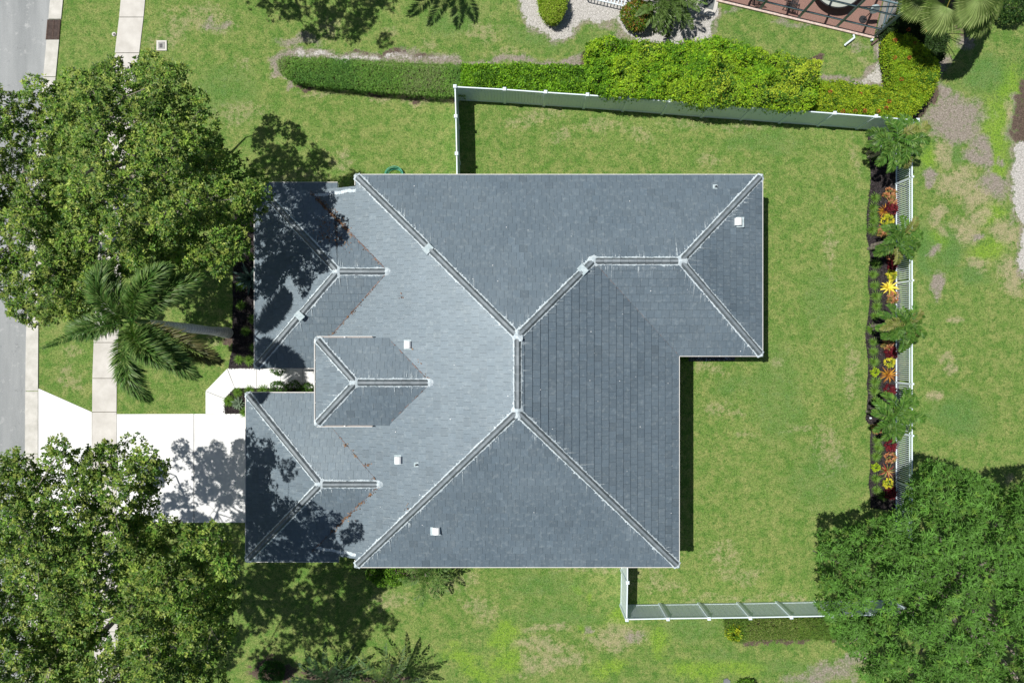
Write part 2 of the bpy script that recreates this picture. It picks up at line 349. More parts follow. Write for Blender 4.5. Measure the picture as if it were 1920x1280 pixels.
def paint(x, y):
    """x,y world arrays -> dict of channels; brushes are written in photo pixels at ground level"""
    px = x * FPX / H + 960; py = 640 - y * FPX / H
    px = px + (vn(x, y, 1.1, 1) - 0.5) * 26 + (vn(x, y, 3.0, 2) - 0.5) * 9
    py = py + (vn(x, y, 1.1, 3) - 0.5) * 26 + (vn(x, y, 3.0, 4) - 0.5) * 9
    ch = {k: np.zeros(x.shape) for k in 'RGBAWM'}
    def el(k, cx, cy, rx, ry, s=1.0):
        d = np.hypot((px - cx) / rx, (py - cy) / ry); ch[k] = np.maximum(ch[k], s * np.clip(1.6 - d * 1.1, 0, 1))
    def pl(k, poly, s=1.0, soft=8.0):
        ch[k] = np.maximum(ch[k], s * np.clip(0.5 + sdist(px, py, poly) / soft, 0, 1))
    # soil strip north of the long hedge, around its tip and under its south side
    pl('R', [(512, 100), (545, 84), (640, 92), (760, 98), (880, 106), (1000, 112), (1100, 104), (1100, 124), (870, 122), (530, 112)], 0.95)
    pl('W', [(545, 90), (640, 97), (760, 104), (860, 110), (700, 112), (560, 106)], 0.55)
    pl('R', [(508, 105), (524, 105), (526, 140), (560, 166), (545, 172), (512, 150)], 0.95)
    pl('G', [(504, 100), (512, 155), (600, 178), (700, 186), (860, 196), (860, 186), (560, 166)], 0.8)
    pl('M', [(555, 160), (860, 190), (860, 178), (560, 150)], 0.7, 6)
    for c in ((665, 96, 25, 6), (735, 100, 30, 6), (800, 106, 30, 6), (690, 98, 12, 6)): el('M', *c, 0.6)
    # sand at top
    pl('W', [(974, -60), (978, 10), (992, 42), (1012, 64), (1034, 70), (1062, 62), (1085, 44), (1112, 36), (1145, 45), (1172, 62), (1190, 82), (1320, 82), (1345, 20), (1330, -60)], 1.0)
    el('R', 1120, 25, 60, 22, 0.75); el('B', 1150, 45, 40, 9, 0.5); el('R', 1215, 60, 60, 25, 0.5)
    pl('R', [(968, -60), (972, 10), (985, 48), (1010, 72), (1036, 78), (1064, 70), (1090, 52), (1120, 42), (1178, 80), (1178, 90), (1320, 92), (1345, 60), (1360, 20), (1300, -60)], 0.7)
    pl('R', [(1640, 70), (1668, 78), (1678, 168), (1600, 168), (1535, 152), (1560, 140), (1605, 142), (1634, 120), (1640, 100)], 1.0)
    pl('W', [(1648, 80), (1668, 80), (1676, 160), (1640, 158), (1560, 148), (1600, 150), (1640, 135)], 0.7)
    for c in ((1610, 85, 18, 10), (1500, 45, 60, 6), (1350, 25, 10, 18), (1400, 18, 50, 6)): el('R', *c, 0.6)
    el('G', 1625, 110, 14, 8, 0.6)
    # east strip: worn turf
    for c in ((1790, 215, 60, 36), (1800, 250, 40, 24), (1788, 222, 48, 26), (1765, 180, 16, 26), (1775, 240, 34, 20), (1842, 272, 16, 14), (1836, 300, 20, 16), (1862, 350, 32, 22), (1870, 340, 26, 14),
              (1850, 296, 10, 30), (1745, 335, 10, 8), (1748, 467, 8, 8), (1752, 530, 12, 22), (1765, 128, 12, 18), (1875, 300, 7, 8), (1808, 75, 16, 20), (1830, 440, 8, 6)): el('R', *c, 1.0)
    for c in ((1795, 345, 40, 30), (1830, 370, 30, 22), (1772, 290, 20, 26), (1815, 430, 26, 22), (1885, 440, 26, 34), (1900, 520, 30, 34), (1765, 430, 12, 12),
              (1835, 500, 20, 14), (1758, 400, 14, 18), (1840, 405, 24, 12), (1772, 672, 14, 10), (1790, 690, 16, 10), (1756, 735, 12, 12), (1800, 600, 18, 8), (1887, 895, 12, 14), (1890, 210, 8, 30)): el('G', *c, 0.85)
    for c in ((1872, 240, 26, 60), (1868, 310, 20, 36), (1850, 470, 34, 26), (1750, 445, 22, 20), (1860, 400, 24, 16), (1895, 160, 26, 30), (1745, 300, 16, 28)): el('B', *c, 0.85)
    for c in ((1800, 290, 14, 20), (1780, 470, 26, 46), (1830, 520, 30, 14), (1735, 470, 14, 60), (1850, 140, 40, 30), (1800, 780, 60, 40)): el('A', *c, 0.7)
    pl('W', [(1904, 262), (1900, 330), (1906, 400), (1912, 450), (1925, 500), (2100, 520), (2100, 240)], 1.0)
    pl('M', [(1902, 180), (1898, 262), (1910, 275), (2000, 240), (2000, 150), (1914, 150)], 0.8)
    pl('R', [(1896, 170), (1893, 270), (1895, 400), (1915, 510), (1940, 520), (1908, 400), (1905, 170)], 0.7)
    # front yard
    for c in ((130, 665, 22, 16), (122, 700, 14, 22), (140, 720, 16, 16), (300, 75, 30, 16), (380, 30, 60, 22), (410, 60, 30, 16), (455, 125, 10, 14), (330, 45, 30, 40), (620, 45, 30, 24),
              (740, 55, 14, 16), (805, 80, 22, 14), (1560, 380, 12, 8), (1590, 400, 6, 6), (400, 640, 22, 24), (560, 330, 60, 16), (450, 215, 60, 20), (640, 300, 24, 20),
              (905, 60, 40, 20), (950, 100, 40, 10), (1120, 240, 60, 14), (1050, 262, 18, 14), (1190, 250, 20, 12), (1330, 300, 30, 12), (1210, 255, 30, 16), (1000, 220, 60, 16),
              (1400, 240, 60, 12), (1300, 230, 60, 12), (1610, 300, 8, 50), (1345, 760, 24, 14), (1380, 770, 20, 10), (1330, 690, 30, 10), (1460, 680, 20, 12), (1400, 820, 24, 10),
              (1500, 800, 30, 8), (1360, 1040, 40, 24), (1390, 1075, 50, 16), (1230, 1085, 12, 30), (1500, 1120, 60, 8), (1360, 1118, 120, 9), (1250, 1100, 40, 16),
              (830, 1100, 50, 22), (880, 1090, 30, 14), (900, 1140, 40, 20), (1100, 1065, 60, 10), (1180, 1070, 20, 40), (740, 1130, 40, 18), (1560, 470, 8, 60), (1595, 700, 10, 80), (1560, 840, 30, 50)): el('G', *c, 0.5)
    for c in ((1000, 1178, 30, 8), (1012, 1210, 60, 16), (1150, 1195, 60, 26), (1040, 1170, 40, 8), (1040, 1240, 60, 20), (985, 1250, 20, 20)): el('G', *c, 0.7)
    for c in ((945, 1190, 26, 24), (950, 1235, 22, 26), (1160, 1165, 24, 22), (1172, 1150, 16, 24), (1075, 1108, 12, 8), (1102, 1118, 8, 8), (1105, 1183, 12, 8), (1087, 1170, 9, 8), (1135, 1250, 40, 16),
              (1310, 1250, 60, 20), (900, 1260, 40, 18), (870, 1230, 40, 20), (1230, 1200, 20, 30), (1390, 1255, 40, 16)): el('B', *c, 0.8)
    for c in ((1100, 1172, 10, 8), (1180, 1200, 14, 16), (1193, 1190, 8, 8), (1560, 1262, 60, 16), (1600, 1240, 40, 16), (1510, 1275, 40, 10), (1105, 1175, 6, 5), (560, 70, 40, 8), (395, 45, 14, 14), (405, 55, 20, 8)): el('R', *c, 0.75)
    for c in ((1030, 1105, 70, 24), (1010, 1080, 60, 16), (1040, 1150, 80, 20), (1300, 1180, 60, 24), (1470, 1250, 60, 16), (1350, 1230, 50, 16), (1540, 900, 60, 60), (1460, 740, 50, 100),
              (1390, 720, 60, 30), (1540, 560, 40, 60), (1430, 270, 80, 20), (420, 170, 60, 50), (380, 300, 40, 60), (850, 40, 60, 30), (1010, 60, 60, 30)): el('A', *c, 0.42)
    # beds under hedges
    pl('M', [(1095, 80), (1535, 110), (1535, 215), (1095, 180)], 0.8); pl('M', [(1670, 60), (1760, 120), (1760, 180), (1700, 230), (1670, 180)], 0.8)
    pl('M', [(1355, 1155), (1600, 1155), (1600, 1200), (1370, 1200)], 0.7); pl('M', [(680, 1055), (790, 1055), (780, 1085), (700, 1082)], 0.9)
    el('M', 512, 1262, 45, 22, 0.9); el('M', 620, 1275, 60, 18, 0.8); el('M', 730, 1275, 60, 14, 0.6); el('M', 425, 640, 16, 14, 0.8)
    pl('M', [(1700, 40), (1800, 60), (1880, 20), (1880, -60), (1700, -60)], 0.4)
    return ch
def axis(lo, hi, st, far):
    a = list(np.arange(lo, hi + 1e-6, st)); g = st; x = hi; up = []
    while x < far: g *= 1.5; x += g; up.append(x)
    return np.array([lo - (u - hi) for u in up[::-1]] + a + up)
gx = axis(-26.4, 26.4, 0.16, 600); gy = axis(-18, 18, 0.16, 600)
GX, GY = np.meshgrid(gx, gy); nx, ny = len(gx), len(gy)
vx = GX.ravel(); vy = GY.ravel()
me = bpy.data.meshes.new('ground'); me.vertices.add(nx * ny)
me.vertices.foreach_set('co', np.stack([vx, vy, 0 * vx], 1).astype('f').ravel())
ii = (np.arange(ny - 1)[:, None] * nx + np.arange(nx - 1)[None]).ravel()
q = np.stack([ii, ii + 1, ii + nx + 1, ii + nx], 1)
me.loops.add(q.size); me.loops.foreach_set('vertex_index', q.astype('i').ravel())
me.polygons.add(len(q)); me.polygons.foreach_set('loop_start', (np.arange(len(q)) * 4).astype('i'))
ch = paint(vx, vy)
for nme, ks in (('ga', 'RGBA'), ('gb', 'WM')):
    a = me.color_attributes.new(nme, 'FLOAT_COLOR', 'POINT')
    arr = [ch[k] for k in ks]
    while len(arr) < 4: arr.append(np.ones_like(vx) if len(arr) == 3 else 0 * vx)
    a.data.foreach_set('color', np.stack(arr, 1).astype('f').ravel())
me.update(calc_edges=True); me.materials.append(ground_mat())
tag(link(bpy.data.objects.new('ground', me)), 'patchy green lawn with dry spots around the grey roofed house', kind='structure')

# ------------------------------------------------------------------ road, kerb, pavements, driveway, beds
kl = [(125, -260), (95, 0), (82, 147), (70, 290), (58, 450), (50, 611), (48, 780), (48, 1280), (50, 1500)]
kr = [(149, -260), (119, 0), (105, 147), (94, 290), (82, 450), (73, 600), (72, 780), (72, 1280), (74, 1500)]
def interp(poly, y):
    return float(np.interp(y, [p[1] for p in poly], [p[0] for p in poly]))
b = MB(); b.prism(P2([(-2500, -3000)] + [(200, -3000)] + kl[0:] + [(50, 4000), (-2500, 4000)]), -0.05, 0.006); tag(b.build('road', M['asphalt']), 'pale grey asphalt street along the left edge', kind='structure')
b = MB(); ys = [-260, -120, 0, 37]
def strip(b, l, r, ys, z0, z1, gap=0.03):
    for a, c in zip(ys[:-1], ys[1:]):
        n = max(1, int((c - a) / 60)); g = gap * 38 / 2
        yy = np.linspace(a + g, c - g, n + 1)
        poly = [(interp(l, y), y) for y in yy] + [(interp(r, y), y) for y in yy[::-1]]
        b.prism(P2(poly), z0, z1)
strip(b, kl, kr, [-260, -120, 0, 37], -0.05, 0.05); strip(b, kl, kr, [75, 145, 260, 375, 490, 600, 733, 850, 965, 1080, 1195, 1310, 1500], -0.05, 0.05)
tag(b.build('kerb', M['kerb']), 'pale concrete kerb strip between street and lawn', kind='structure')
sl_ = [(245, -260), (228, 0), (216, 100), (203, 220), (194, 330), (184, 480), (178, 600), (174, 700), (173.5, 780), (173, 979), (176, 1186), (180, 1290), (184, 1500)]
sr_ = [(x + 45.5, y) for x, y in sl_]
b = MB(); strip(b, sl_, sr_, [-260, -180, -105, -36, 33, 100, 168, 237, 305, 373, 440, 508, 575, 642, 709, 772], -0.05, 0.035)
strip(b, sl_, sr_, [980, 1047, 1115, 1183, 1250, 1317, 1400, 1500], -0.05, 0.035)
tag(b.build('sidewalk', M['walk']), 'cream concrete sidewalk slabs running beside the street', kind='structure')
b = MB(); strip(b, sl_, sr_, [772, 848, 980], -0.05, 0.036)
tag(b.build('sidewalk_crossing', M['walk']), 'cream sidewalk slabs crossing the white driveway', kind='structure')
# dark dirt line beneath the joints
b = MB(); b.prism(P2([(176, 709), (218, 709), (218, 980), (176, 980)]), -0.05, 0.008); b.prism(P2([(222, 778), (462, 778), (462, 976), (222, 976)]), -0.05, 0.008)
b.prism(P2([(389, 778), (389, 735), (428, 694), (600, 694), (600, 724), (443, 724), (419, 748), (419, 778)]), -0.05, 0.009)
for y0, y1 in zip(range(-240, 980, 60), range(-180, 1040, 60)):
    b.prism(P2([(interp(sl_, y0) + 1, y0), (interp(sr_, y0) - 1, y0), (interp(sr_, y1) - 1, y1), (interp(sl_, y1) + 1, y1)]), -0.05, 0.007 + 0.00001 * y0)
tag(b.build('joint_bed', M['joint']), 'dark dirt showing in the joints between concrete slabs', kind='structure')
b = MB(); b.prism(P2([(72.8, 728), (172.6, 772), (172.6, 979), (72.8, 1025)]), -0.05, 0.03)
b.prism(P2([(219.6, 776), (363.4, 775.5), (363.4, 979), (219.6, 980)]), -0.05, 0.03); b.prism(P2([(364.6, 775.5), (540, 775), (540, 979), (364.6, 979)]), -0.05, 0.03)
tag(b.build('driveway', M['drive']), 'white painted concrete driveway leading to the garage', kind='structure')
b = MB()
for poly in ([(386, 775), (386, 733.5), (421.7, 747.5), (421.7, 775)], [(386, 732.5), (426, 691.3), (440.2, 727), (421.7, 746.5)],
             [(427, 690.5), (481, 690.5), (481, 727.5), (441.2, 727.5)], [(481.8, 690.5), (526.3, 690.5), (526.3, 727.5), (481.8, 727.5)],
             [(527, 690.5), (567.8, 690.5), (567.8, 727.5), (527, 727.5)], [(568.6, 690.5), (640, 690.5), (640, 727.5), (568.6, 727.5)], [(640.6, 690.5), (720, 690.5), (720, 727.5), (640.6, 727.5)]):
    b.prism(P2(poly), -0.05, 0.032)
tag(b.build('entry_path', M['drive']), 'white concrete path bending from driveway to front door', kind='structure')

def soft_edge(poly, step=0.25, amp=0.05, seed=5):
    out = []
    for i in range(len(poly)):
        a = np.array(poly[i]); c = np.array(poly[(i + 1) % len(poly)]); n = max(1, int(np.linalg.norm(c - a) / step))
        for k in range(n):
            p = a + (c - a) * k / n
            p = p + (np.array([vn(p[0], p[1], 2.2, seed), vn(p[0], p[1], 2.2, seed + 1)]) - 0.5) * amp * 2
            out.append(tuple(p))
    return out
def bed(poly_px, label, z=0.025, chips=0, seed=1):
    poly = soft_edge(P2(poly_px), 0.3, 0.06)
    b = MB(); b.prism(poly, -0.05, z)
    if chips:
        r = np.random.default_rng(seed); q = sample_poly(poly, chips, r); n = len(q); a = r.uniform(0, 6.28, n)
        d = np.stack([np.cos(a), np.sin(a), r.normal(0, .3, n)], 1); nn = np.stack([r.normal(0, .5, n), r.normal(0, .5, n), np.ones(n)], 1)
        g = r.uniform(.6, 1.9, n); g[r.random(n) < 0.03] *= 3.5
        b.leaves(np.c_[q, np.full(n, z + 0.01)], d, nn, r.uniform(.04, .12, n), r.uniform(.02, .05, n), np.stack([g, g * .96, g * .94], 1))
    return tag(b.build('mulch_bed', M['mulch']), label, kind='structure')
bed([(1624, 232), (1627, 262), (1632, 309), (1631, 350), (1626, 400), (1625, 443), (1631, 487), (1629, 546), (1628, 600), (1624, 625), (1627, 669), (1627, 752), (1622, 785), (1634, 800), (1631, 847), (1630, 906), (1631, 950),
     (1690, 960), (1684, 900), (1685, 600), (1684, 400), (1686, 236)], 'black mulch bed along the white picket fence', chips=26000)
bed([(440, 400), (437, 640), (427, 690), (520, 690), (520, 400)], 'black mulch bed in front of the north wing', chips=7000, seed=2)
bed([(441, 728), (422, 748), (422, 775), (520, 775), (520, 740), (600, 740), (600, 728)], 'black mulch bed between entry path and garage', chips=3000, seed=3)
b = MB(); b.prism(P2([(1290, 655), (1378, 655), (1378, 672), (1372, 676), (1290, 677)]), -0.05, 0.03)
r = np.random.default_rng(3); q = sample_poly(P2([(1290, 655), (1378, 655), (1376, 675), (1290, 676)]), 900, r)
for x, y in q: b.box((x, y, 0.04), tuple(r.uniform(.03, .08, 3)), r.uniform(0, 3), 0, (1,) * 3 if r.random() < .8 else (4, 4, 4.4))
tag(b.build('gravel_bed', pmat('dark_gravel', (0.04, 0.045, 0.055), (0.1, 0.11, 0.13), 20, .8, .3)), 'dark gravel strip beneath the eave of the rear wing', kind='structure')

# ------------------------------------------------------------------ the house
PT = 0.43; CO = 1 / math.hypot(1, PT)
def clip(poly, f):
    out = []
    for i in range(len(poly)):
        a, c = poly[i], poly[(i + 1) % len(poly)]; fa, fc = f(a), f(c)
        if fa >= 0: out.append(a)
        if (fa >= 0) != (fc >= 0):
            t = fa / (fa - fc); out.append((a[0] + (c[0] - a[0]) * t, a[1] + (c[1] - a[1]) * t))
    return out
def convex_clip(poly, cl):
    n = len(cl); ar = sum(cl[i][0] * cl[(i + 1) % n][1] - cl[(i + 1) % n][0] * cl[i][1] for i in range(n)); sg = 1 if ar > 0 else -1
    for i in range(n):
        (x0, y0), (x1, y1) = cl[i], cl[(i + 1) % n]
        poly = clip(poly, lambda p: sg * ((x1 - x0) * (p[1] - y0) - (y1 - y0) * (p[0] - x0)))
        if len(poly) < 3: return []
    return poly
SIDES = {'N': ((1, 0), (0, -1)), 'S': ((1, 0), (0, 1)), 'E': ((0, 1), (-1, 0)), 'W': ((0, 1), (1, 0))}
class Plane:
    """roof plane: eave at coordinate e (x for E/W, y for N/S) and height z; rises inwards"""
    def __init__(s, side, e, z):
        s.U, s.D = SIDES[side]; s.e, s.z, s.side = e, z, side
        s.o = np.array([0, e]) if side in 'NS' else np.array([e, 0])
    def h(s, x, y): return s.z + PT * ((x - s.o[0]) * s.D[0] + (y - s.o[1]) * s.D[1])
    def n(s): return np.array([-s.D[0] * PT, -s.D[1] * PT, 1]) * CO
    def uv(s, p): return ((p[0] - s.o[0]) * s.U[0] + (p[1] - s.o[1]) * s.U[1], ((p[0] - s.o[0]) * s.D[0] + (p[1] - s.o[1]) * s.D[1]) / CO)
    def xyz(s, u, v, k=0.0):
        x = s.o[0] + s.U[0] * u + s.D[0] * v * CO; y = s.o[1] + s.U[1] * u + s.D[1] * v * CO
        return np.array([x, y, s.z + PT * v * CO]) + s.n() * k
TL, TW = 0.356, 0.330
def tiles(b, pl, polys, seed, joint=0.007, over=0.03):
    rng = random.Random(seed)
    up = [[pl.uv(p) for p in poly] for poly in polys]
    # extend the eave edge slightly past the fascia
    up = [[(u, v if v > 0.01 or pl.lower else v - over) for u, v in poly] for poly in up]
    v0 = min(v for poly in up for u, v in poly); v1 = max(v for poly in up for u, v in poly)
    u0 = min(u for poly in up for u, v in poly); u1 = max(u for poly in up for u, v in poly)
    for j in range(math.floor((v0 - 0.05) / TL), int(v1 / TL) + 1):
        off = (0.5 if j % 2 else 0.0) * TW + rng.uniform(-.03, .03)
        for i in range(int((u0 - off) / TW) - 1, int((u1 - off) / TW) + 2):
            g = rng.gauss(1, 0.034); tilt = rng.gauss(0, 0.0022); lift = rng.gauss(0, 0.002); tint = rng.gauss(0, .006)
            if rng.random() < 0.05: g *= rng.choice((0.86, 0.9, 1.1))
            vs = j * TL - (over if j == 0 else 0) + rng.gauss(0, .003)
            ve = (j + 1) * TL + 0.006
            ua = off + i * TW + joint / 2; ub = ua + TW - joint
            rect = [(ua, vs), (ub, vs), (ub, ve), (ua, ve)]
            for poly in up:
                c = convex_clip(rect, poly)
                if len(c) < 3: continue
                n = len(c); top = []; bot = []
                for u, v in c:
                    k = 0.052 - 0.042 * (v - vs) / TL + lift + tilt * (u - ua) / TW
                    top.append(pl.xyz(u, v, k)); bot.append(pl.xyz(u, v, 0.0))
                ar = sum(top[q][0] * top[(q + 1) % n][1] - top[(q + 1) % n][0] * top[q][1] for q in range(n))
                if ar < 0: top = top[::-1]; bot = bot[::-1]
                b.add(top + bot, [list(range(n))] + [[(q + 1) % n, q, n + q, n + (q + 1) % n] for q in range(n)], 0, (g * (1 - tint), g, g * (1 + tint)))
def deck(b, pl, polys):
    for poly in polys:
        v = [(x, y, pl.h(x, y) - 0.002) for x, y in poly]
        n = len(v); ar = sum(v[q][0] * v[(q + 1) % n][1] - v[(q + 1) % n][0] * v[q][1] for q in range(n))
        b.add(v if ar > 0 else v[::-1], [list(range(n))])
house = thing('house', 'grey tiled hip roof house with white trim at the centre of the lot', 'house', (0, 0, 0))
LINES = []
def roof_section(label, planes, lines, seed):
    b = MB()
    for k, (pl, polys, low) in enumerate(planes):
        pl.lower = low; tiles(b, pl, polys, seed * 10 + k)
    ro = b.build('roof', M['tile'], house); ro['label'] = label
    d = MB()
    for pl, polys, low in planes: deck(d, pl, polys)
    d.build('roof_underlay', M['deck'], ro)
    for (p0, p1, pa, pb, ends) in lines: ridge(ro, p0, p1, pa, pb, ends)
    return ro
def ridge(ro, p0, p1, pa, pb, ends=(1, 1)):
    """cap tiles bedded in mortar between planes pa and pb from p0 to p1 (plan points)"""
    rng = random.Random(int(abs(p0[0] * 97 + p0[1] * 31 + p1[0] * 13) * 10))
    A = np.array([*p0, pa.h(*p0)]); B = np.array([*p1, pa.h(*p1)])
    t = B - A; L = np.linalg.norm(t); t /= L
    def side(pl):
        a = np.cross(pl.n(), t); a /= np.linalg.norm(a)
        return a if a[2] < 0 else -a
    sa, sb_ = side(pa), side(pb); na, nb = pa.n(), pb.n(); up = (na + nb); up /= np.linalg.norm(up)
    # mortar bedding
    m = MB(); n = max(4, int(L / 0.045)); rows = []
    for i in range(n + 1):
        c = A + t * L * i / n
        wa = 0.175 + 0.030 * (rng.random() ** 2) + 0.012 * math.sin(i * .21) + (0.05 if rng.random() < .05 else 0)
        wb = 0.175 + 0.030 * (rng.random() ** 2) + 0.012 * math.sin(i * .17 + 2) + (0.05 if rng.random() < .05 else 0)
        rows.append([c + sa * wa + na * 0.012, c + sa * (wa - .012) + na * 0.052, c + sa * .12 + na * 0.066, c + up * 0.085, c + sb_ * .12 + nb * 0.066, c + sb_ * (wb - .012) + nb * 0.052, c + sb_ * wb + nb * 0.012])
    v = np.array(rows).reshape(-1, 3); f = [[i * 7 + j, i * 7 + j + 1, (i + 1) * 7 + j + 1, (i + 1) * 7 + j] for i in range(n) for j in range(6)]
    m.add(v, np.array(f))
    for e, p in ((ends[0], A), (ends[1], B)):
        if not e: continue
        k = 14; pts = [p + up * 0.15]
        for i in range(k):
            a = i / k * 2 * math.pi; rr = (0.25 if e == 1 else 0.11) * rng.uniform(.8, 1.15)
            dv = t * math.cos(a) * rr + np.cross(up, t) * math.sin(a) * rr
            q = p + dv; pts.append(np.array([q[0], q[1], min(pa.h(q[0], q[1]), pb.h(q[0], q[1]), ) + 0.06]))
        m.add(pts, [[0, 1 + i, 1 + (i + 1) % k] for i in range(k)])
    mo = m.build('ridge_mortar', M['mortar'], ro)
    # cap tiles
    c = MB(); n = max(1, int(round(L / 0.38)))
    q0 = 0.10 if ends[0] else 0.0; q1 = 0.12 if ends[1] else 0.0
    for i in range(n):
        s0 = q0 + (L - q0 - q1) * i / n; s1 = q0 + (L - q0 - q1) * (i + 1) / n + 0.0
        g = rng.gauss(1, .06); dz = rng.gauss(0, .003); hw0, hw1 = 0.138, 0.128
        def sec(s, hw, dh):
            p = A + t * s
            return [p + sa * hw + na * 0.060, p + sa * 0.052 + up * (0.122 + dh), p + sb_ * 0.052 + up * (0.122 + dh), p + sb_ * hw + nb * 0.060]
        r0 = sec(s0, hw0, dz + .008); r1 = sec(s1 - 0.006, hw1, dz - .006)
        vv = r0 + r1
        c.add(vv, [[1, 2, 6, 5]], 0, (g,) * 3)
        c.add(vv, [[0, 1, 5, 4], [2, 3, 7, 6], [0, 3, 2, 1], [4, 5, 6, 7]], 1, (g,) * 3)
    c.build('ridge_cap', [M['captop'], M['capside']], ro)
    # pale paint runs washing down the slope from the mortar
    s = MB(); any_ = False
    for pl, sd in ((pa, sa), (pb, sb_)):
        dn = np.array([-pl.D[0], -pl.D[1], -PT]) * CO; u = np.array([*pl.U, 0.0]); nn = pl.n()
        for _ in range(int(L * 6)):
            if rng.random() < 0.45 and vn(A[0] + t[0] * 3, A[1], 1, 9) < 0.2: continue
            sp_ = rng.uniform(.1, L - .1)
            if vn(sp_ + A[0] * 3, A[1] + sd[0] * 5, 1.3, 9) < .42 and rng.random() < .75: continue
            q = A + t * sp_ + sd * rng.uniform(.15, .24)
            ln = rng.expovariate(1 / 0.2) + 0.05; ln = min(ln, 0.9, max(0.0, pl.uv(q)[1] - .03)); wd = rng.uniform(.014, .045) if rng.random() < .8 else rng.uniform(.03, .07)
            a = rng.uniform(.4, 1.8); k = 0.058
            s.add([q - u * wd / 2 + nn * k, q + u * wd / 2 + nn * k, q + u * wd * .35 + dn * ln + nn * k, q - u * wd * .35 + dn * ln + nn * k], [[0, 1, 2, 3]], 0, [(a, a, a)] * 2 + [(a * .12,) * 3] * 2); any_ = True
    if any_: s.build('paint_run', M['streak'], ro)['kind'] = 'stuff'
E0, xW, xE, yS, yN = 3.6, -6.89, 7.34, -9.92, 7.32
xE2, yS2 = 11.03, -0.59
hw = (xE - xW) / 2; cx = (xE + xW) / 2
R1 = (cx, yN - hw); R2 = (cx, yS + hw); h2 = (yN - yS2) / 2; Q1 = (xE2 - h2, yN - h2); Q2 = (xE - h2 + (yN - xE) + (xE - yN) , yN - h2)
Q2 = (xE - (yN - Q1[1]), Q1[1])
A_, B_, C_, D_, E_, F_ = (xW, yN), (xE2, yN), (xE2, yS2), (xE, yS2), (xE, yS), (xW, yS)
pN, pE, pS, pW = Plane('N', yN, E0), Plane('E', xE, E0), Plane('S', yS, E0), Plane('W', xW, E0)
pE2, pS2 = Plane('E', xE2, E0), Plane('S', yS2, E0)
low = [[(-9.3, 6.87), (xW, 6.87), (xW, 0), (-9.3, 0)], [(-8.2, 0), (xW, 0), (xW, -3.6), (-8.2, -3.6)], [(-9.3, -3.6), (xW, -3.6), (xW, -9.6), (-9.3, -9.6)]]
low[1] = [(-7.5, 0), (xW, 0), (xW, -3.6), (-7.5, -3.6)]
roof_main = roof_section('large main hip roof with a rear wing', [
    (pN, [[A_, (Q2[0], yN), Q2, R1], [(Q2[0], yN), B_, Q1, Q2]], False), (pE, [[D_, E_, R2, R1, Q2]], False), (pE2, [[B_, C_, Q1]], False),
    (pS2, [[D_, C_, Q1, Q2]], False), (pS, [[F_, E_, R2]], False), (pW, [[A_, F_, R2, R1]] + low, True)],
    [(A_, R1, pN, pW, (2, 1)), (R1, R2, pW, pE, (1, 1)), (F_, R2, pS, pW, (2, 0)), (E_, R2, pE, pS, (2, 0)), (R1, Q2, pN, pE, (0, 0)),
     (Q2, Q1, pN, pS2, (1, 1)), (B_, Q1, pN, pE2, (2, 0)), (C_, Q1, pE2, pS2, (2, 0))], 1)
def hip_wing(label, xw, yn, ys, e, xs_n, xs_s, seed, xn_cut, xs_cut):
    h = (yn - ys) / 2; ym = (yn + ys) / 2; T1 = (xw + h, ym); z = e + PT * h; T2 = (xW + (z - E0) / PT, ym)
    a, b_, c = Plane('N', yn, e), Plane('S', ys, e), Plane('W', xw, e)
    val = lambda x: T2[0] - x
    def tri(xc, ye, sg):
        yv = ym + sg * min(h, val(xc)); out = [[(xw, ye), (xc, ye), T1], [(xc, yv), T2, T1]]
        if abs(yv - ye) > .02: out.append([(xc, ye), (xc, yv), T1])
        return out
    ro = roof_section(label, [(a, tri(xn_cut, yn, 1), False), (b_, tri(xs_cut, ys, -1), False), (c, [[(xw, yn), (xw, ys), T1]], False)],
                      [((xw, yn), T1, a, c, (2, 0)), ((xw, ys), T1, b_, c, (2, 0)), (T1, T2, a, b_, (1, 1))], seed)
    return ro, T1, T2, (a, b_, c)
r_nw, nT1, nT2, nP = hip_wing('north front wing hip roof, half shaded', -11.75, 7.22, -1.17, 2.45, 0, 0, 2, -8.0, -6.9)
r_sw, sT1, sT2, sP = hip_wing('garage hip roof beside the driveway', -12.15, -2.4, -10.03, 2.45, 0, 0, 3, -6.9, -7.95)
r_po, pT1, pT2, pP = hip_wing('small raised hip roof over the front entry', -8.447, 0.115, -3.58, 4.3, 0, 0, 4, -5.263, -5.263)
ALLP = [(p, poly) for p, polys in ((pN, [[A_, (Q2[0], yN), Q2, R1], [(Q2[0], yN), B_, Q1, Q2]]), (pE, [[D_, E_, R2, R1, Q2]]), (pE2, [[B_, C_, Q1]]), (pS2, [[D_, C_, Q1, Q2]]), (pS, [[F_, E_, R2]]), (pW, [[A_, F_, R2, R1]] + low)) for poly in polys]
def roof_z(x, y):
    z = -1; best = None
    for p, poly in ALLP:
        if sdist(np.array([x]), np.array([y]), poly)[0] > 0 and p.h(x, y) > z: z = p.h(x, y); best = p
    return z, best
def on_roof(px, py):
    z = 4.5
    for _ in range(25):
        x, y, _z = W(px, py, z); zz, p = roof_z(x, y); z = zz if zz > 0 else z
    return np.array([x, y, z]), p
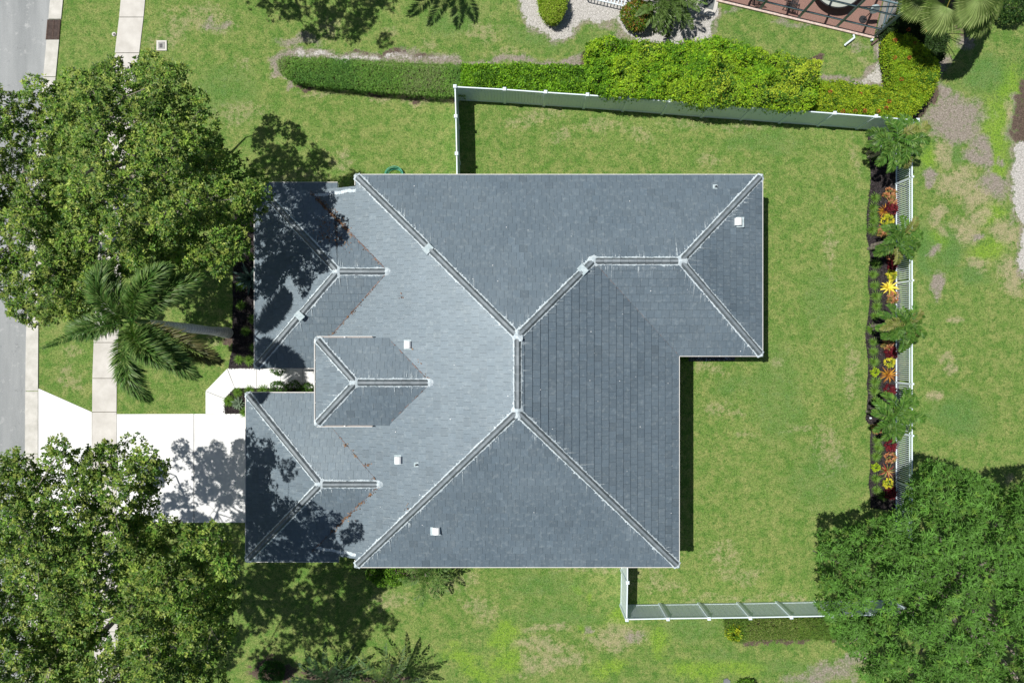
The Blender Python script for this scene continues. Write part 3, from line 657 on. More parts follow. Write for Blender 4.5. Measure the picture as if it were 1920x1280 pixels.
# valleys: thin rusty line lying on the tiles plus dead leaves
def valley(ro, p0, p1, pl, wd=0.02, leaves_=0, seed=1, part=1.0):
    rng = random.Random(seed); A = np.array([*p0, pl.h(*p0)]); B = np.array([*p1, pl.h(*p1)])
    n = max(3, int(np.linalg.norm(B - A) / .07)); t = (B - A); sd = np.array([-t[1], t[0], 0]); sd /= np.linalg.norm(sd); b = MB(); v = []; c = []
    for i in range(n + 1):
        w0 = rng.uniform(.3, 1.4) * wd * (1 if rng.random() < part else .25); p = A + t * i / n + np.array([0, 0, .066]) + sd * rng.gauss(0, .006); g = rng.uniform(.6, 1.5)
        v += [p - sd * w0, p + sd * w0]; c += [(g, g, g)] * 2
    b.add(v, np.array([[2 * i, 2 * i + 1, 2 * i + 3, 2 * i + 2] for i in range(n)]), 0, c)
    if b.n: b.build('valley_flashing', M['rust'], ro)
valley(r_nw, nT2, (-9.2, 6.86), pW, 0.022, 0, 1); valley(r_nw, nT2, (-8.4, 0.0), pW, 0.02, 0, 2, .8)
valley(r_sw, sT2, (-9.1, -9.56), pW, 0.016, 0, 3, .5); valley(r_sw, sT2, (-8.3, -3.66), pW, 0.016, 0, 4, .35)
valley(r_po, pT2, (-5.3, .07), pW, 0.016, 0, 5, .7); valley(r_po, pT2, (-5.3, -3.53), pW, 0.016, 0, 6, .6); valley(roof_main, Q2, D_, pE, 0.010, 0, 7, .35)
# side flashing of the low front slope
rng = random.Random(8)
for y, s_ in ((6.62, 1), (-9.35, -1)):
    b = MB()
    for i in range(60):
        x0 = -9.0 + i * 0.035; wd = 0.055 + 0.03 * rng.random(); yy = y + 0.02 * math.sin(i * .3) + (x0 + 9) * 0.03 * s_
        b.add([(x0, yy - wd, pW.h(x0, 0) + .056), (x0 + .036, yy - wd, pW.h(x0 + .036, 0) + .056), (x0 + .036, yy + wd, pW.h(x0 + .036, 0) + .06), (x0, yy + wd, pW.h(x0, 0) + .06)], [[0, 1, 2, 3]])
    b.build('edge_mortar', M['mortar'], roof_main)
# square repair patches over hips
for px, py in ((803, 467), (1092, 506), (563, 592)):
    b = MB(); p = W(px, py, 4.9 if px > 700 else 3.2)
    if px < 700: p, ang = W(px, py, 3.55), math.pi / 4
    else:
        z = 5.0
        for _ in range(20):
            q = W(px, py, z); z = min(pN.h(q[0], q[1]), (pW if px < 900 else pE).h(q[0], q[1]))
        p = q; ang = -math.pi / 4 if px < 900 else math.pi / 4
    b.box((p[0], p[1], p[2] + .105), (0.30, 0.40, 0.10), ang); b.build('repair_patch', M['flash'], roof_main)

# fascia, soffit and gutters
def fascia(parent, pts, z, closed=True, gut=(), gw=0.07):
    n = len(pts); b = MB()
    if closed: b.add([(x, y, z - 0.17) for x, y in (pts if True else [])], [list(range(n))[::-1]])
    for i in range(n if closed else n - 1):
        a, c = np.array(pts[i]), np.array(pts[(i + 1) % n])
        t = (c - a) / np.linalg.norm(c - a); m_ = (a + c) / 2
        b.beam((*a, z - 0.08), (*c, z - 0.08), 0.03, 0.2)
    b.build('fascia', M['fascia'], parent)
    for (a, c, out) in gut:
        a = np.array([*a, z - .04]); c = np.array([*c, z - .04]); o = np.array([*out, 0.0]); g = MB()
        g.beam(a + o * .02 - (0, 0, .05), c + o * .02 - (0, 0, .05), 0.012, 0.12)
        g.beam(a + o * (gw), c + o * (gw), 0.022, 0.13)
        g.beam(a + o * (gw / 2) - (0, 0, .1), c + o * (gw / 2) - (0, 0, .1), gw, 0.012, col=(.35, .3, .28))
        L = np.linalg.norm(c - a); k = int(L / .8)
        for i in range(1, k): p = a + (c - a) * (i / k); g.box(p + o * (gw / 2 - .01) + (0, 0, .055), (.05, .05, .014) if abs(out[0]) else (.05, gw + .04, .014), 0)
        g.build('gutter', M['fascia'], parent)
fascia(house, [A_, B_, C_, D_, E_, F_], E0, True, [(A_, B_, (0, 1)), (B_, C_, (1, 0)), (D_, C_, (0, -1)), (D_, E_, (1, 0)), (F_, E_, (0, -1)), (A_, (xW, 6.9), (-1, 0)), (F_, (xW, -9.65), (-1, 0))], 0.065)
fascia(house, [(-11.75, 7.22), (-8.0, 7.22), (-8.0, 6.9), (-6.9, 6.9), (-6.9, -1.17), (-11.75, -1.17)], 2.45, True, [((-11.75, 7.22), (-8.0, 7.22), (0, 1)), ((-11.75, 7.22), (-11.75, -1.17), (-1, 0)), ((-11.75, -1.17), (-6.9, -1.17), (0, -1))], 0.075)
fascia(house, [(-12.15, -2.4), (-6.9, -2.4), (-6.9, -9.65), (-7.95, -9.65), (-7.95, -10.03), (-12.15, -10.03)], 2.45, True, [((-12.15, -2.4), (-6.9, -2.4), (0, 1)), ((-12.15, -2.4), (-12.15, -10.03), (-1, 0)), ((-12.15, -10.03), (-7.95, -10.03), (0, -1))], 0.075)
fascia(house, [(-8.447, .115), (-5.5, .115), (-5.5, -3.58), (-8.447, -3.58)], 4.3, True, [((-8.447, .115), (-6.05, .115), (0, 1)), ((-8.447, .115), (-8.447, -3.58), (-1, 0)), ((-8.447, -3.58), (-6.05, -3.58), (0, -1))], 0.10)
# walls (each run of wall around a block one mesh)
def walls(x0, x1, y0, y1, z, holes=()):
    b = MB(); t = 0.12
    b.prism([(x0, y0), (x1, y0), (x1, y0 + t), (x0, y0 + t)], 0, z); b.prism([(x0, y1 - t), (x1, y1 - t), (x1, y1), (x0, y1)], 0, z)
    b.prism([(x0, y0 + t), (x0 + t, y0 + t), (x0 + t, y1 - t), (x0, y1 - t)], 0, z); b.prism([(x1 - t, y0 + t), (x1, y0 + t), (x1, y1 - t), (x1 - t, y1 - t)], 0, z)
    return b.build('wall', M['stucco'], house)
w_main = walls(xW + .75, xE - .6, yS + .6, yN - .6, 3.44); w_rear = walls(xE - .6, xE2 - .6, yS2 + .6, yN - .6, 3.44)
w_nw = walls(-11.15, xW + .75, -.62, 6.62, 2.29); w_sw = walls(-11.55, xW + .75, -9.43, -3.0, 2.29)
b = MB()
for y in (-.25, -3.2): b.prism([(-8.1, y - .1), (-5.0, y - .1), (-5.0, y + .1), (-8.1, y + .1)], 2.5, 4.14)
b.prism([(-8.1, -3.1), (-7.95, -3.1), (-7.95, -.35), (-8.1, -.35)], 3.3, 4.14)
for y in (-.45, -3.0): b.prism([(-8.2, y - .17), (-7.86, y - .17), (-7.86, y + .17), (-8.2, y + .17)], 0, 4.14)
b.build('entry_porch', M['stucco'], house)
def opening(name, c, wdt, ht, axis_, out, bars=1, glass=True):
    """frame and pane standing 3 cm proud of a wall"""
    x, y, z = c; f = MB(); q = MB()
    ax = np.array([1, 0, 0.]) if axis_ == 'x' else np.array([0, 1, 0.]); o = np.array([*out, 0.0]) * .03
    c = np.array(c) + o
    for s in (-1, 1): f.beam(c + ax * s * wdt / 2 - (0, 0, ht / 2), c + ax * s * wdt / 2 + (0, 0, ht / 2), .07, .07)
    for s in (-1, 1): f.beam(c - ax * wdt / 2 + (0, 0, s * ht / 2), c + ax * wdt / 2 + (0, 0, s * ht / 2), .07, .08)
    for i in range(bars): p = c + ax * wdt * ((i + 1) / (bars + 1) - .5); f.beam(p - (0, 0, ht / 2), p + (0, 0, ht / 2), .05, .03)
    fo = f.build(name, M['fascia'], house)
    q.box(c, (wdt - .06, .03, ht - .06) if axis_ == 'x' else (.03, wdt - .06, ht - .06)); q.build('pane' if glass else 'door_panel', M['glass'] if glass else M['fascia'], fo)
for x in (-3.5, 0.5, 4.0, 8.5): opening('window', (x, yN - .6, 1.6), 1.5, 1.4, 'x', (0, 1))
for x in (-4, 0, 4.5): opening('window', (x, yS + .6, 1.6), 1.4, 1.4, 'x', (0, -1))
opening('sliding_door', (xE - .6, -3.5, 1.25), 3.0, 2.4, 'y', (1, 0), 2); opening('window', (xE - .6, -7.5, 1.6), 1.6, 1.4, 'y', (1, 0)); opening('window', (xE2 - .6, 3.4, 1.6), 1.8, 1.4, 'y', (1, 0))
for y in (4.8, 1.8): opening('window', (-11.15, y, 1.35), 1.5, 1.4, 'y', (-1, 0))
opening('garage_door', (-11.55, -6.2, 1.1), 4.9, 2.1, 'y', (-1, 0), 0, False); opening('front_door', (xW + .75, -1.75, 1.15), 1.6, 2.2, 'y', (-1, 0), 1)

# roof vents and pipes
def roof_vent(px, py, flip=1, s=1.0):
    p, pl = on_roof(px, py); b = MB(); n = pl.n()
    b.box(p + (0.03 * flip, 0, .06), (.44 * s, .42 * s, .03)); fl = None
    vo = MB(); k = 10; L = .30 * s; wdt = .30 * s
    prof = [(-.17, 0.0), (-.17, .10), (-.15, .17), (-.10, .215), (-.03, .23), (.05, .22), (.11, .17), (.12, .12)]
    v = [(p[0] + flip * a * s, p[1] - wdt / 2, p[2] + .06 + z * s) for a, z in prof] + [(p[0] + flip * a * s, p[1] + wdt / 2, p[2] + .06 + z * s) for a, z in prof]
    m_ = len(prof)
    vo.add(v, [[i, i + 1, m_ + i + 1, m_ + i] for i in range(m_ - 1)] + [list(range(m_)), list(range(m_, 2 * m_))[::-1]])
    vo.box(p + (flip * 0.03 * s, 0, .10), (.22 * s, wdt * .94, .12), 0)
    h = vo.build('roof_vent', M['vent'], house); b.build('flashing_plate', M['flash'], h)
roof_vent(766, 646); roof_vent(748, 861); roof_vent(818, 993, -1, 1.0); roof_vent(1383, 417, 1, 1.05)
for px, py in ((781, 870), (1340, 351)):
    p, pl = on_roof(px, py); b = MB(); b.box(p + (0, 0, .06), (.2, .2, .03)); b.cone(p + (0, 0, .07), .06, .05, .06, 10)
    h = b.build('vent_pipe', M['flash'], house); c = MB(); c.cone(p + (0, 0, .12), .035, .035, .14, 10); c.build('pipe_top', M['dark'], h)

# fallen leaves in the valleys
b = MB(); rng = np.random.default_rng(5)
def litter(p0, p1, n, spread, pl, side=-0.02):
    t = rng.random(n); p = np.array(p0) + (np.array(p1) - np.array(p0)) * t[:, None] + rng.normal(0, 1, (n, 2)) * spread * rng.random(n)[:, None] ** 1.5 + np.array([side, side])
    z = np.maximum(pl.h(p[:, 0], p[:, 1]), 0)
    return np.c_[p, z]
def put_litter(P, zoff=0.055, s=1.0):
    n = len(P); a = rng.uniform(0, 6.28, n); d = np.stack([np.cos(a), np.sin(a), rng.normal(0, .25, n)], 1); nn = np.stack([rng.normal(0, .4, n), rng.normal(0, .4, n), np.ones(n)], 1)
    pal = np.array([(.36, .19, .09), (.26, .14, .08), (.48, .31, .16), (.2, .12, .07), (.42, .22, .12)]); c = pal[rng.integers(0, 5, n)] * rng.uniform(.6, 1.1, (n, 1))
    P = P + np.c_[np.zeros((n, 2)), np.full(n, zoff) + rng.random(n) * .03]
    b.leaves(P, d, nn, rng.uniform(.05, .1, n) * s, rng.uniform(.03, .05, n) * s, c)
put_litter(litter((-8.9, 6.5), (-7.3, 4.95), 420, .16, pW)); put_litter(litter((-9.2, 6.8), (-5.7, 3.3), 150, .07, pW)); put_litter(litter((-8.6, 5.6), (-7.2, 4.2), 90, .7, nP[0]))
put_litter(litter((-8.4, 4.7), (-8.0, 4.6), 50, .25, nP[0])); put_litter(litter((-9.1, -9.5), (-5.8, -6.3), 60, .05, pW)); put_litter(litter((-8.1, -8.6), (-7.0, -7.4), 40, .06, pW))
for t_ in ((-6.7, -7.1), (-6.2, -6.65), (-7.2, -7.7)): put_litter(litter(t_, t_, 14, .12, pW), s=1.1)
for t_ in ((-6.9, -5.05), (-6.3, -5.4), (-7.4, -4.6), (-6.05, -5.95)): put_litter(litter(t_, t_, 12, .1, pW), s=1.1)
put_litter(litter((-6.0, .75 + 1.6), (-8.3, .1), 40, .05, pW)); put_litter(litter((-4.4, 0), (-3.5, -1.6), 14, .05, pW)); put_litter(litter((-4.5, -7.1), (-4.4, -7.1), 8, .1, pW)); put_litter(litter((-4.7, 1.9), (-4.7, 1.9), 6, .08, pW))
tag(b.build('fallen_leaves', M['litter']), 'dry orange leaves caught in the roof valleys', 'leaf litter', kind='stuff')
# white specks of bird droppings / paint splats
b = MB()
for _ in range(85):
    px, py = random.uniform(680, 1420), random.uniform(340, 1050); p, pl = on_roof(px, py)
    if pl is None or roof_z(p[0], p[1])[0] < 0: continue
    r_ = random.uniform(.006, .02); k = 6
    b.add([pl.xyz(*pl.uv(p), 0.05)] + [pl.xyz(pl.uv(p)[0] + r_ * math.cos(i), pl.uv(p)[1] + r_ * math.sin(i) * 1.3, .05) for i in range(k)], [[0, 1 + i, 1 + (i + 1) % k] for i in range(k)])
b.build('paint_speck', M['vent'], roof_main)['kind'] = 'stuff'

# ------------------------------------------------------------------ fences
def vpanel(b, p, q_, h=1.83, face=1):
    p = np.array(p); q_ = np.array(q_); t = (q_ - p); L = np.linalg.norm(t); t /= L; n = max(3, int(round(L / .15))); ang = math.atan2(t[1], t[0])
    for i in range(n):
        c = p + t * L * (i + .5) / n; b.box((c[0], c[1], .08 + (h - .2) / 2 + .04), (L / n - .006, .026 + .004 * (i % 2), h - .2), ang, 0, (.99 + .02 * random.random(),) * 3)
    m_ = (p + q_) / 2
    b.box((m_[0], m_[1], h - .05), (L, .05, .12), ang); b.box((m_[0], m_[1], .11), (L, .05, .14), ang)
def vpost(parent, p, h=1.9):
    b = MB(); b.box((p[0], p[1], h / 2), (.127, .127, h)); x, y, s = p[0], p[1], .078
    b.box((x, y, h + .012), (.156, .156, .024))
    b.add([(x - s, y - s, h + .024), (x + s, y - s, h + .024), (x + s, y + s, h + .024), (x - s, y + s, h + .024), (x, y, h + .06)], [[0, 1, 4], [1, 2, 4], [2, 3, 4], [3, 0, 4]])
    b.build('post', M['white'], parent)
def fence_run(parent, pts, gates=()):
    for i, p in enumerate(pts):
        vpost(parent, p)
        if i + 1 < len(pts):
            q_ = pts[i + 1]; d = np.array(q_) - np.array(p); d = d / np.linalg.norm(d) * .066; b = MB()
            vpanel(b, np.array(p) + d, np.array(q_) - d)
            if i in gates:
                g = b.build('gate', M['white'], parent); k = MB()
                for zz in (.4, 1.5): c = np.array(p) + d * 1.2; k.box((c[0] - .03, c[1], zz), (.05, .1, .12))
                c = np.array(q_) - d * 1.5; k.box((c[0] - .04, c[1], 1.1), (.06, .12, .08)); k.build('hinge_and_latch', M['dark'], g)
            else: b.build('panel', M['white'], parent)
zt = 1.9
north = [(853, 162), (946, 167), (1023, 172.5), (1101.6, 177.5), (1179, 183), (1257, 189), (1334.6, 195.3), (1413, 200.5), (1489.6, 206.5), (1565.6, 212), (1643, 218), (1721, 225)]
npts = [tuple(W(x, y, zt)[:2]) for x, y in north]
f1 = thing('privacy_fence', 'tall white vinyl privacy fence running along the north hedges', 'fence', (*npts[0], 0))
fence_run(f1, npts)
f2 = thing('privacy_fence', 'short white vinyl fence with gate joining the north side of the house', 'fence', (*W(855, 218, zt)[:2], 0))
wp = [tuple(W(854.5, 218, zt)[:2]), tuple(W(856, 288, zt)[:2]), tuple(W(857, 350, zt)[:2])]
bb = MB(); d0 = np.array(npts[0]); vpanel(bb, d0 + (0, -.07), np.array(wp[0]) + (0, .066)); bb.build('panel', M['white'], f2); fence_run(f2, wp, gates=(0,))
f3 = thing('privacy_fence', 'white vinyl fence run with shadowed posts south of the back lawn', 'fence', (*W(1176, 1161, zt)[:2], 0))
sp_ = [(1175.5, 1161.5), (1252.6, 1160), (1329.7, 1159), (1407, 1158), (1484, 1156.5), (1561, 1155), (1638, 1153.5), (1715, 1152)]
spts = [tuple(W(x, y, zt)[:2]) for x, y in sp_]; fence_run(f3, spts)
f4 = thing('privacy_fence', 'short white vinyl fence with gate joining the south side of the house', 'fence', (*W(1176, 1092, zt)[:2], 0))
wp = [tuple(W(1177, 1030, zt)[:2]), tuple(W(1176.8, 1091.6, zt)[:2])]
bb = MB(); vpanel(bb, np.array(wp[1]) + (0, -.066), np.array(spts[0]) + (0, .07)); bb.build('gate', M['white'], f4); fence_run(f4, wp)
# picket fence
xf = 18.9; y_top, y_bot = 10.2, -9.6
pf = thing('picket_fence', 'white open picket fence behind the tropical planting bed', 'fence', (xf, 0, 0))
ps = np.arange(y_top, y_bot, -2.44)
for i, y in enumerate(ps):
    b = MB(); b.box((xf, y, .78), (.06, .06, 1.56)); b.box((xf, y, 1.575), (.085, .085, .03)); b.build('post', M['white'], pf)
    if i + 1 < len(ps):
        b = MB(); y1 = ps[i + 1]
        b.box((xf, (y + y1) / 2, 1.48), (.05, 2.36, .045)); b.box((xf, (y + y1) / 2, .12), (.05, 2.36, .045)); b.box((xf, (y + y1) / 2, 1.28), (.03, 2.36, .03))
        for k in range(24): b.box((xf, y - .06 - .1 * k * .97, .8), (.032, .032, 1.36))
        b.build('picket_panel', M['white'], pf)

# ------------------------------------------------------------------ trees
def dome(px, py, outline, zt, ze, edge=95.0):
    d = np.clip(sdist(px, py, outline) / edge, 0, 1)
    return ze + (zt - ze) * np.sqrt(1 - (1 - d) ** 2)
def poisson(outline, rmin, tries, rng, holes=()):
    xs = [p[0] for p in outline]; ys = [p[1] for p in outline]; pts = []
    cell = {}; n = 0
    q = np.stack([rng.uniform(min(xs), max(xs), tries), rng.uniform(min(ys), max(ys), tries)], 1)
    q = q[sdist(q[:, 0], q[:, 1], outline) > rmin * 0.25]
    for x, y in q:
        if any(math.hypot(x - a, y - c) < r_ for a, c, r_ in holes): continue
        k = (int(x // rmin), int(y // rmin)); ok = True
        for i in (-1, 0, 1):
            for j in (-1, 0, 1):
                for a, c in cell.get((k[0] + i, k[1] + j), ()):
                    if (a - x) ** 2 + (c - y) ** 2 < rmin * rmin: ok = False; break
        if ok: cell.setdefault(k, []).append((x, y)); pts.append((x, y))
    return np.array(pts)
def rand_dir(rng, n, zlo=-0.2):
    z = rng.uniform(zlo, 1, n); a = rng.uniform(0, 2 * math.pi, n); s = np.sqrt(1 - z * z)
    return np.stack([s * np.cos(a), s * np.sin(a), z], 1)
def leaf_clump(b, c, r, n, rng, pal, L=(.08, .14), wd=.52, flat=0.9, bright=1.0, m=0):
    """n leaves on the skin and inside of a lumpy clump, grouped into little tufts"""
    nt = max(4, n // 9); u = rand_dir(rng, nt, -0.35); rr = r * rng.uniform(.55, 1.08, nt)
    tc = c + u * rr[:, None] * np.array([1, 1, flat]); k = rng.integers(0, nt, n)
    az = rng.uniform(0, 6.283, n); d = np.stack([np.cos(az), np.sin(az), rng.normal(.15, .35, n)], 1) + u[k] * .45; p = tc[k] + rng.normal(0, .02, (n, 3)) + d * .015
    nn = np.array([0, 0, 1.0]) + rng.normal(0, .40, (n, 3)) + u[k] * .45
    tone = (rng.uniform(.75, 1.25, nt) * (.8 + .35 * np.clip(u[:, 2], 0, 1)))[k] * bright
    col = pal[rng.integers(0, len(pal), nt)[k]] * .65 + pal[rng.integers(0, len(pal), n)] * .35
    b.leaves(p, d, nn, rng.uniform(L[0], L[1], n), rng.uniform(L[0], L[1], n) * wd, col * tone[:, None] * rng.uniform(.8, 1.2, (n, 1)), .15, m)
def limb(b, p0, p1, r0, r1, rng, sag=0.12, n=6, k=6):
    p0 = np.array(p0, float); p1 = np.array(p1, float); t = np.linspace(0, 1, n)[:, None]; L = np.linalg.norm(p1 - p0)
    pts = p0 + (p1 - p0) * t + np.sin(t * math.pi) * rng.normal(0, sag * L * .5, 3) + (np.array([0, 0, 1]) * sag * L * np.sin(t * math.pi))
    pts[1:-1] += rng.normal(0, .03 * L / n * 2, (n - 2, 3)); b.tube(pts, np.linspace(r0, r1, n), k); return pts
PAL_OAK = np.array([(.055, .135, .022), (.10, .215, .032), (.17, .295, .045), (.28, .385, .07), (.042, .10, .02), (.38, .43, .11)])
def broad_tree(name, label, cat, base_px, fork_px, outline, zt, ze, seed, rmin=24, nl=470, cr=(.32, .54), holes=(), group=None, pal=PAL_OAK, trunk_r=.2, under=0.38, fork_z=2.8):
    rng = np.random.default_rng(seed); base = W(*base_px, 0); fork = W(*fork_px, fork_z)
    t = thing(name, label, cat, tuple(base), group)
    pts = poisson(outline, rmin, 60000, rng, holes)
    z = dome(pts[:, 0], pts[:, 1], outline, zt, ze) + (vn(pts[:, 0], pts[:, 1], 1 / 48., seed) - .5) * 2.2 + rng.normal(0, .58, len(pts))
    C = np.array([W(x, y, q) for (x, y), q in zip(pts, z)])
    b = MB()
    for c in C:
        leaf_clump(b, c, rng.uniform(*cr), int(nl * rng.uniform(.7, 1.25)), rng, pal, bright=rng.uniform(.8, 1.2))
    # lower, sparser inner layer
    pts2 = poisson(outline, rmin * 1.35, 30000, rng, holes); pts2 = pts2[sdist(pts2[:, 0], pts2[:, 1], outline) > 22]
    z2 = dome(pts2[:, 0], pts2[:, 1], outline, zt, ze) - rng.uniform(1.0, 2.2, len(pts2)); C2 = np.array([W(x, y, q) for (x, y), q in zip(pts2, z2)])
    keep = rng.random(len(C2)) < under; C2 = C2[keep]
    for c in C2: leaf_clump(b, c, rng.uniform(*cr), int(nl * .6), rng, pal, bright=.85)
    b.build('crown', M['leaf'], t)
    # wood: trunk, limbs, branches, twigs reaching each clump
    wd = MB(); limb(wd, base - (0, 0, .1), fork, trunk_r * 1.3, trunk_r, rng, .03, 7, 10)
    k = 9; idx = rng.permutation(len(C))[:1]; seeds = [C[idx[0]]]
    while len(seeds) < k:
        d = np.min([np.linalg.norm(C - s_, axis=1) for s_ in seeds], 0); seeds.append(C[int(np.argmax(d * rng.uniform(.7, 1, len(C))))])
    nodes = []
    for s_ in seeds:
        tip = fork + (s_ - fork) * .8 - np.array([0, 0, .55])
        p = limb(wd, fork, tip, trunk_r * .55, .035, rng, .07, 9, 7); nodes += [(q_, trunk_r * .45 * (1 - i / 9) + .02) for i, q_ in enumerate(p) if i > 1]
    N = np.array([q_ for q_, _ in nodes]); NR = np.array([q_ for _, q_ in nodes])
    # branches
    bt = C[rng.permutation(len(C))[:int(len(C) * .35)]]; extra = []
    for c in bt:
        j = int(np.argmin(np.linalg.norm(N - c, axis=1) + rng.uniform(0, .6, len(N)))); p = limb(wd, N[j], c - (0, 0, .2), min(.045, NR[j] * .7), .012, rng, .05, 5, 5)
        extra += list(p[2:])
    NN = np.concatenate([N, np.array(extra)])
    for c in np.concatenate([C, C2]):
        for _ in range(1):
            dd = np.linalg.norm(NN - c, axis=1); j = int(np.argmin(dd)); 
            tgt = c + rng.normal(0, .18, 3)
            limb(wd, NN[j], tgt, .016, .006, rng, .04, 4, 3)
    wd.build('trunk', M['bark'], t, smooth=True)
    return t
T1 = [(92, 190), (100, 165), (122, 140), (150, 128), (185, 118), (222, 106), (242, 138), (258, 128), (288, 108), (318, 122), (345, 132), (352, 162), (385, 182), (396, 222), (400, 262), (428, 276), (436, 300), (462, 330), (488, 318), (504, 352), (496, 392), (468, 410),
      (470, 455), (452, 500), (420, 520), (380, 505), (330, 512), (300, 520), (262, 505), (230, 520), (200, 505), (182, 545), (168, 560), (130, 560), (100, 505), (84, 440), (92, 380), (80, 320), (84, 250)]
T0 = [(-120, 160), (-40, 150), (0, 162), (34, 172), (44, 186), (62, 152), (90, 168), (108, 230), (118, 300), (112, 380), (124, 450), (140, 520), (168, 560), (186, 590), (160, 615), (120, 600), (96, 612), (56, 604), (30, 582), (10, 570), (-10, 552), (-120, 560)]
T2 = [(-20, 875), (20, 850), (52, 858), (74, 878), (88, 832), (110, 812), (128, 815), (142, 842), (178, 832), (206, 826), (226, 846), (252, 830), (276, 834), (286, 858), (314, 868), (300, 890), (312, 906), (294, 922), (286, 950), (292, 972), (330, 980), (372, 985), (400, 985), (420, 1010), (424, 1040), (438, 1080), (438, 1120), (430, 1160),
      (438, 1200), (424, 1240), (424, 1290), (400, 1350), (300, 1400), (-60, 1400), (-140, 1250), (-120, 1000), (-80, 900)]
broad_tree('shade_tree', 'broad spreading shade tree covering the sidewalk, branches reaching the front roof', 'tree', (268, 350), (204, 322), T1, 9.2, 6.0, 21,
           fork_z=3.0, holes=[(218, 283, 25), (200, 322, 22), (176, 292, 20), (160, 318, 12), (300, 322, 14), (206, 358, 16), (197, 402, 13), (196, 452, 18), (222, 250, 12), (200, 448, 14), (330, 330, 12), (305, 478, 20), (278, 512, 16), (180, 262, 8), (206, 380, 9), (330, 505, 12)], trunk_r=.24)
broad_tree('shade_tree', 'leafy shade tree overhanging the street at the left edge', 'tree', (80, 400), (40, 370), T0, 8.2, 5.2, 22, holes=[(40, 340, 8), (120, 420, 8)], trunk_r=.2)
broad_tree('shade_tree', 'broad shade tree below the driveway, shading driveway and side lawn', 'tree', (300, 1100), (236, 1143), T2, 10.0, 7.1, 23,
           holes=[(195, 1100, 24), (205, 1168, 30), (192, 1098, 16), (215, 1122, 9), (200, 1160, 24), (175, 1188, 10), (230, 1185, 10), (205, 1040, 9), (60, 1190, 14), (140, 1220, 18), (90, 1200, 9), (335, 970, 10), (330, 1005, 14), (370, 1075, 10), (120, 1240, 12), (385, 1120, 12), (365, 1200, 10)], trunk_r=.27)
# the same kind of tree standing just beyond the top of the picture: its shadow falls into it
c0 = W(540, -60, 0)
T3 = [(-12.9 / 28 * FPX + 960 + 175 * math.cos(a) * (1 + .14 * math.sin(3 * a)), 640 - 19.2 / 28 * FPX + 150 * math.sin(a) * (1 + .12 * math.cos(4 * a))) for a in np.linspace(0, 6.1, 22)]
broad_tree('shade_tree', 'shade tree beyond the top edge, its shadow on the lawn', 'tree', (500, -110), (450, -140), T3, 8.4, 6.0, 24, rmin=26, nl=300, trunk_r=.2)

# mango: rosettes of lance leaves over a big dome
def mango():
    rng = np.random.default_rng(31)
    out = [(1531, 990), (1560, 992), (1593, 986), (1622, 976), (1650, 966), (1672, 958), (1688, 948), (1694, 920), (1700, 905), (1718, 880), (1738, 862), (1762, 866), (1790, 874), (1822, 880), (1850, 896), (1868, 908), (1886, 922), (1920, 902), (1990, 890), (2080, 960), (2120, 1100), (2100, 1300), (2000, 1400), (1780, 1420), (1660, 1340), (1624, 1282), (1600, 1250), (1590, 1222), (1566, 1206), (1556, 1176), (1540, 1150), (1524, 1134), (1530, 1108), (1538, 1078), (1528, 1046), (1536, 1015)]
    base = W(1720, 1070, 0); t = thing('mango_tree', 'huge dark green mango tree filling the lower right corner', 'tree', tuple(base))
    b = MB(); C = []
    for layer in range(3):
        pts = poisson(out, (7.8, 9.5, 12)[layer], 60000, rng)
        lump = (vn(pts[:, 0], pts[:, 1], 1 / 30., 40) - .5) * 2.3 + (vn(pts[:, 0], pts[:, 1], 1 / 75., 41) - .5) * 1.6
        if layer == 0:
            k = vn(pts[:, 0], pts[:, 1], 1 / 15., 42) + .5 * vn(pts[:, 0], pts[:, 1], 1 / 30., 40) > .48; pts = pts[k]; lump = lump[k]
        else:
            k = vn(pts[:, 0], pts[:, 1], 1 / 15., 42) + .5 * vn(pts[:, 0], pts[:, 1], 1 / 30., 40) > (.36, .30)[layer - 1]; pts = pts[k]; lump = lump[k]
        z = dome(pts[:, 0], pts[:, 1], out, 7.6, 4.2, 110) + lump - layer * .42 + rng.normal(0, .08, len(pts))
        P = np.array([W(x, y, q_) for (x, y), q_ in zip(pts, z)])
        C.append(P)
        n = 15
        for p in P:
            a = rng.uniform(0, 6.28, n); el = rng.uniform(-.35, .75, n); tl = rng.normal(0, .18, 3)
            d = np.stack([np.cos(a) * np.cos(el), np.sin(a) * np.cos(el), np.sin(el)], 1) + tl
            nn = np.array([0, 0, 1.]) + rng.normal(0, .35, (n, 3)); g = rng.uniform(.75, 1.3) * (.9 if layer else 1)
            yl = rng.random() < .06
            lime = (p[0] > 18.5 + 1.5 * math.sin(p[1]) and p[1] < -14.4 and p[0] < 23.0 and p[1] < -15.4 + .3 * math.sin(p[0] * 3)) or p[0] > 25.6 - (abs(p[1] + 15.3) * .5) and p[1] < -14.0
            base_c = np.array((.34, .44, .015)) if (lime and rng.random() < .75) else np.array((.15, .27, .045)) if yl else np.array((.092, .205, .036)) * rng.uniform(.8, 1.25)
            b.leaves(np.repeat(p[None], n, 0) + rng.normal(0, .02, (n, 3)), d, nn, rng.uniform(.14, .25, n), rng.uniform(.034, .052, n), base_c * g * rng.uniform(.8, 1.25, (n, 1)), .2)
    b.build('crown', M['waxy'], t)
    wd = MB(); fork = base + np.array([.3, -.2, 1.6]); limb(wd, base - (0, 0, .1), fork, .35, .27, rng, .03, 6, 10); A = C[2]
    for i in rng.permutation(len(A))[:46]: limb(wd, fork, A[i] - (0, 0, .5), .12, .02, rng, .05, 7, 6)
    wd.build('trunk', M['bark'], t, smooth=True)
mango()

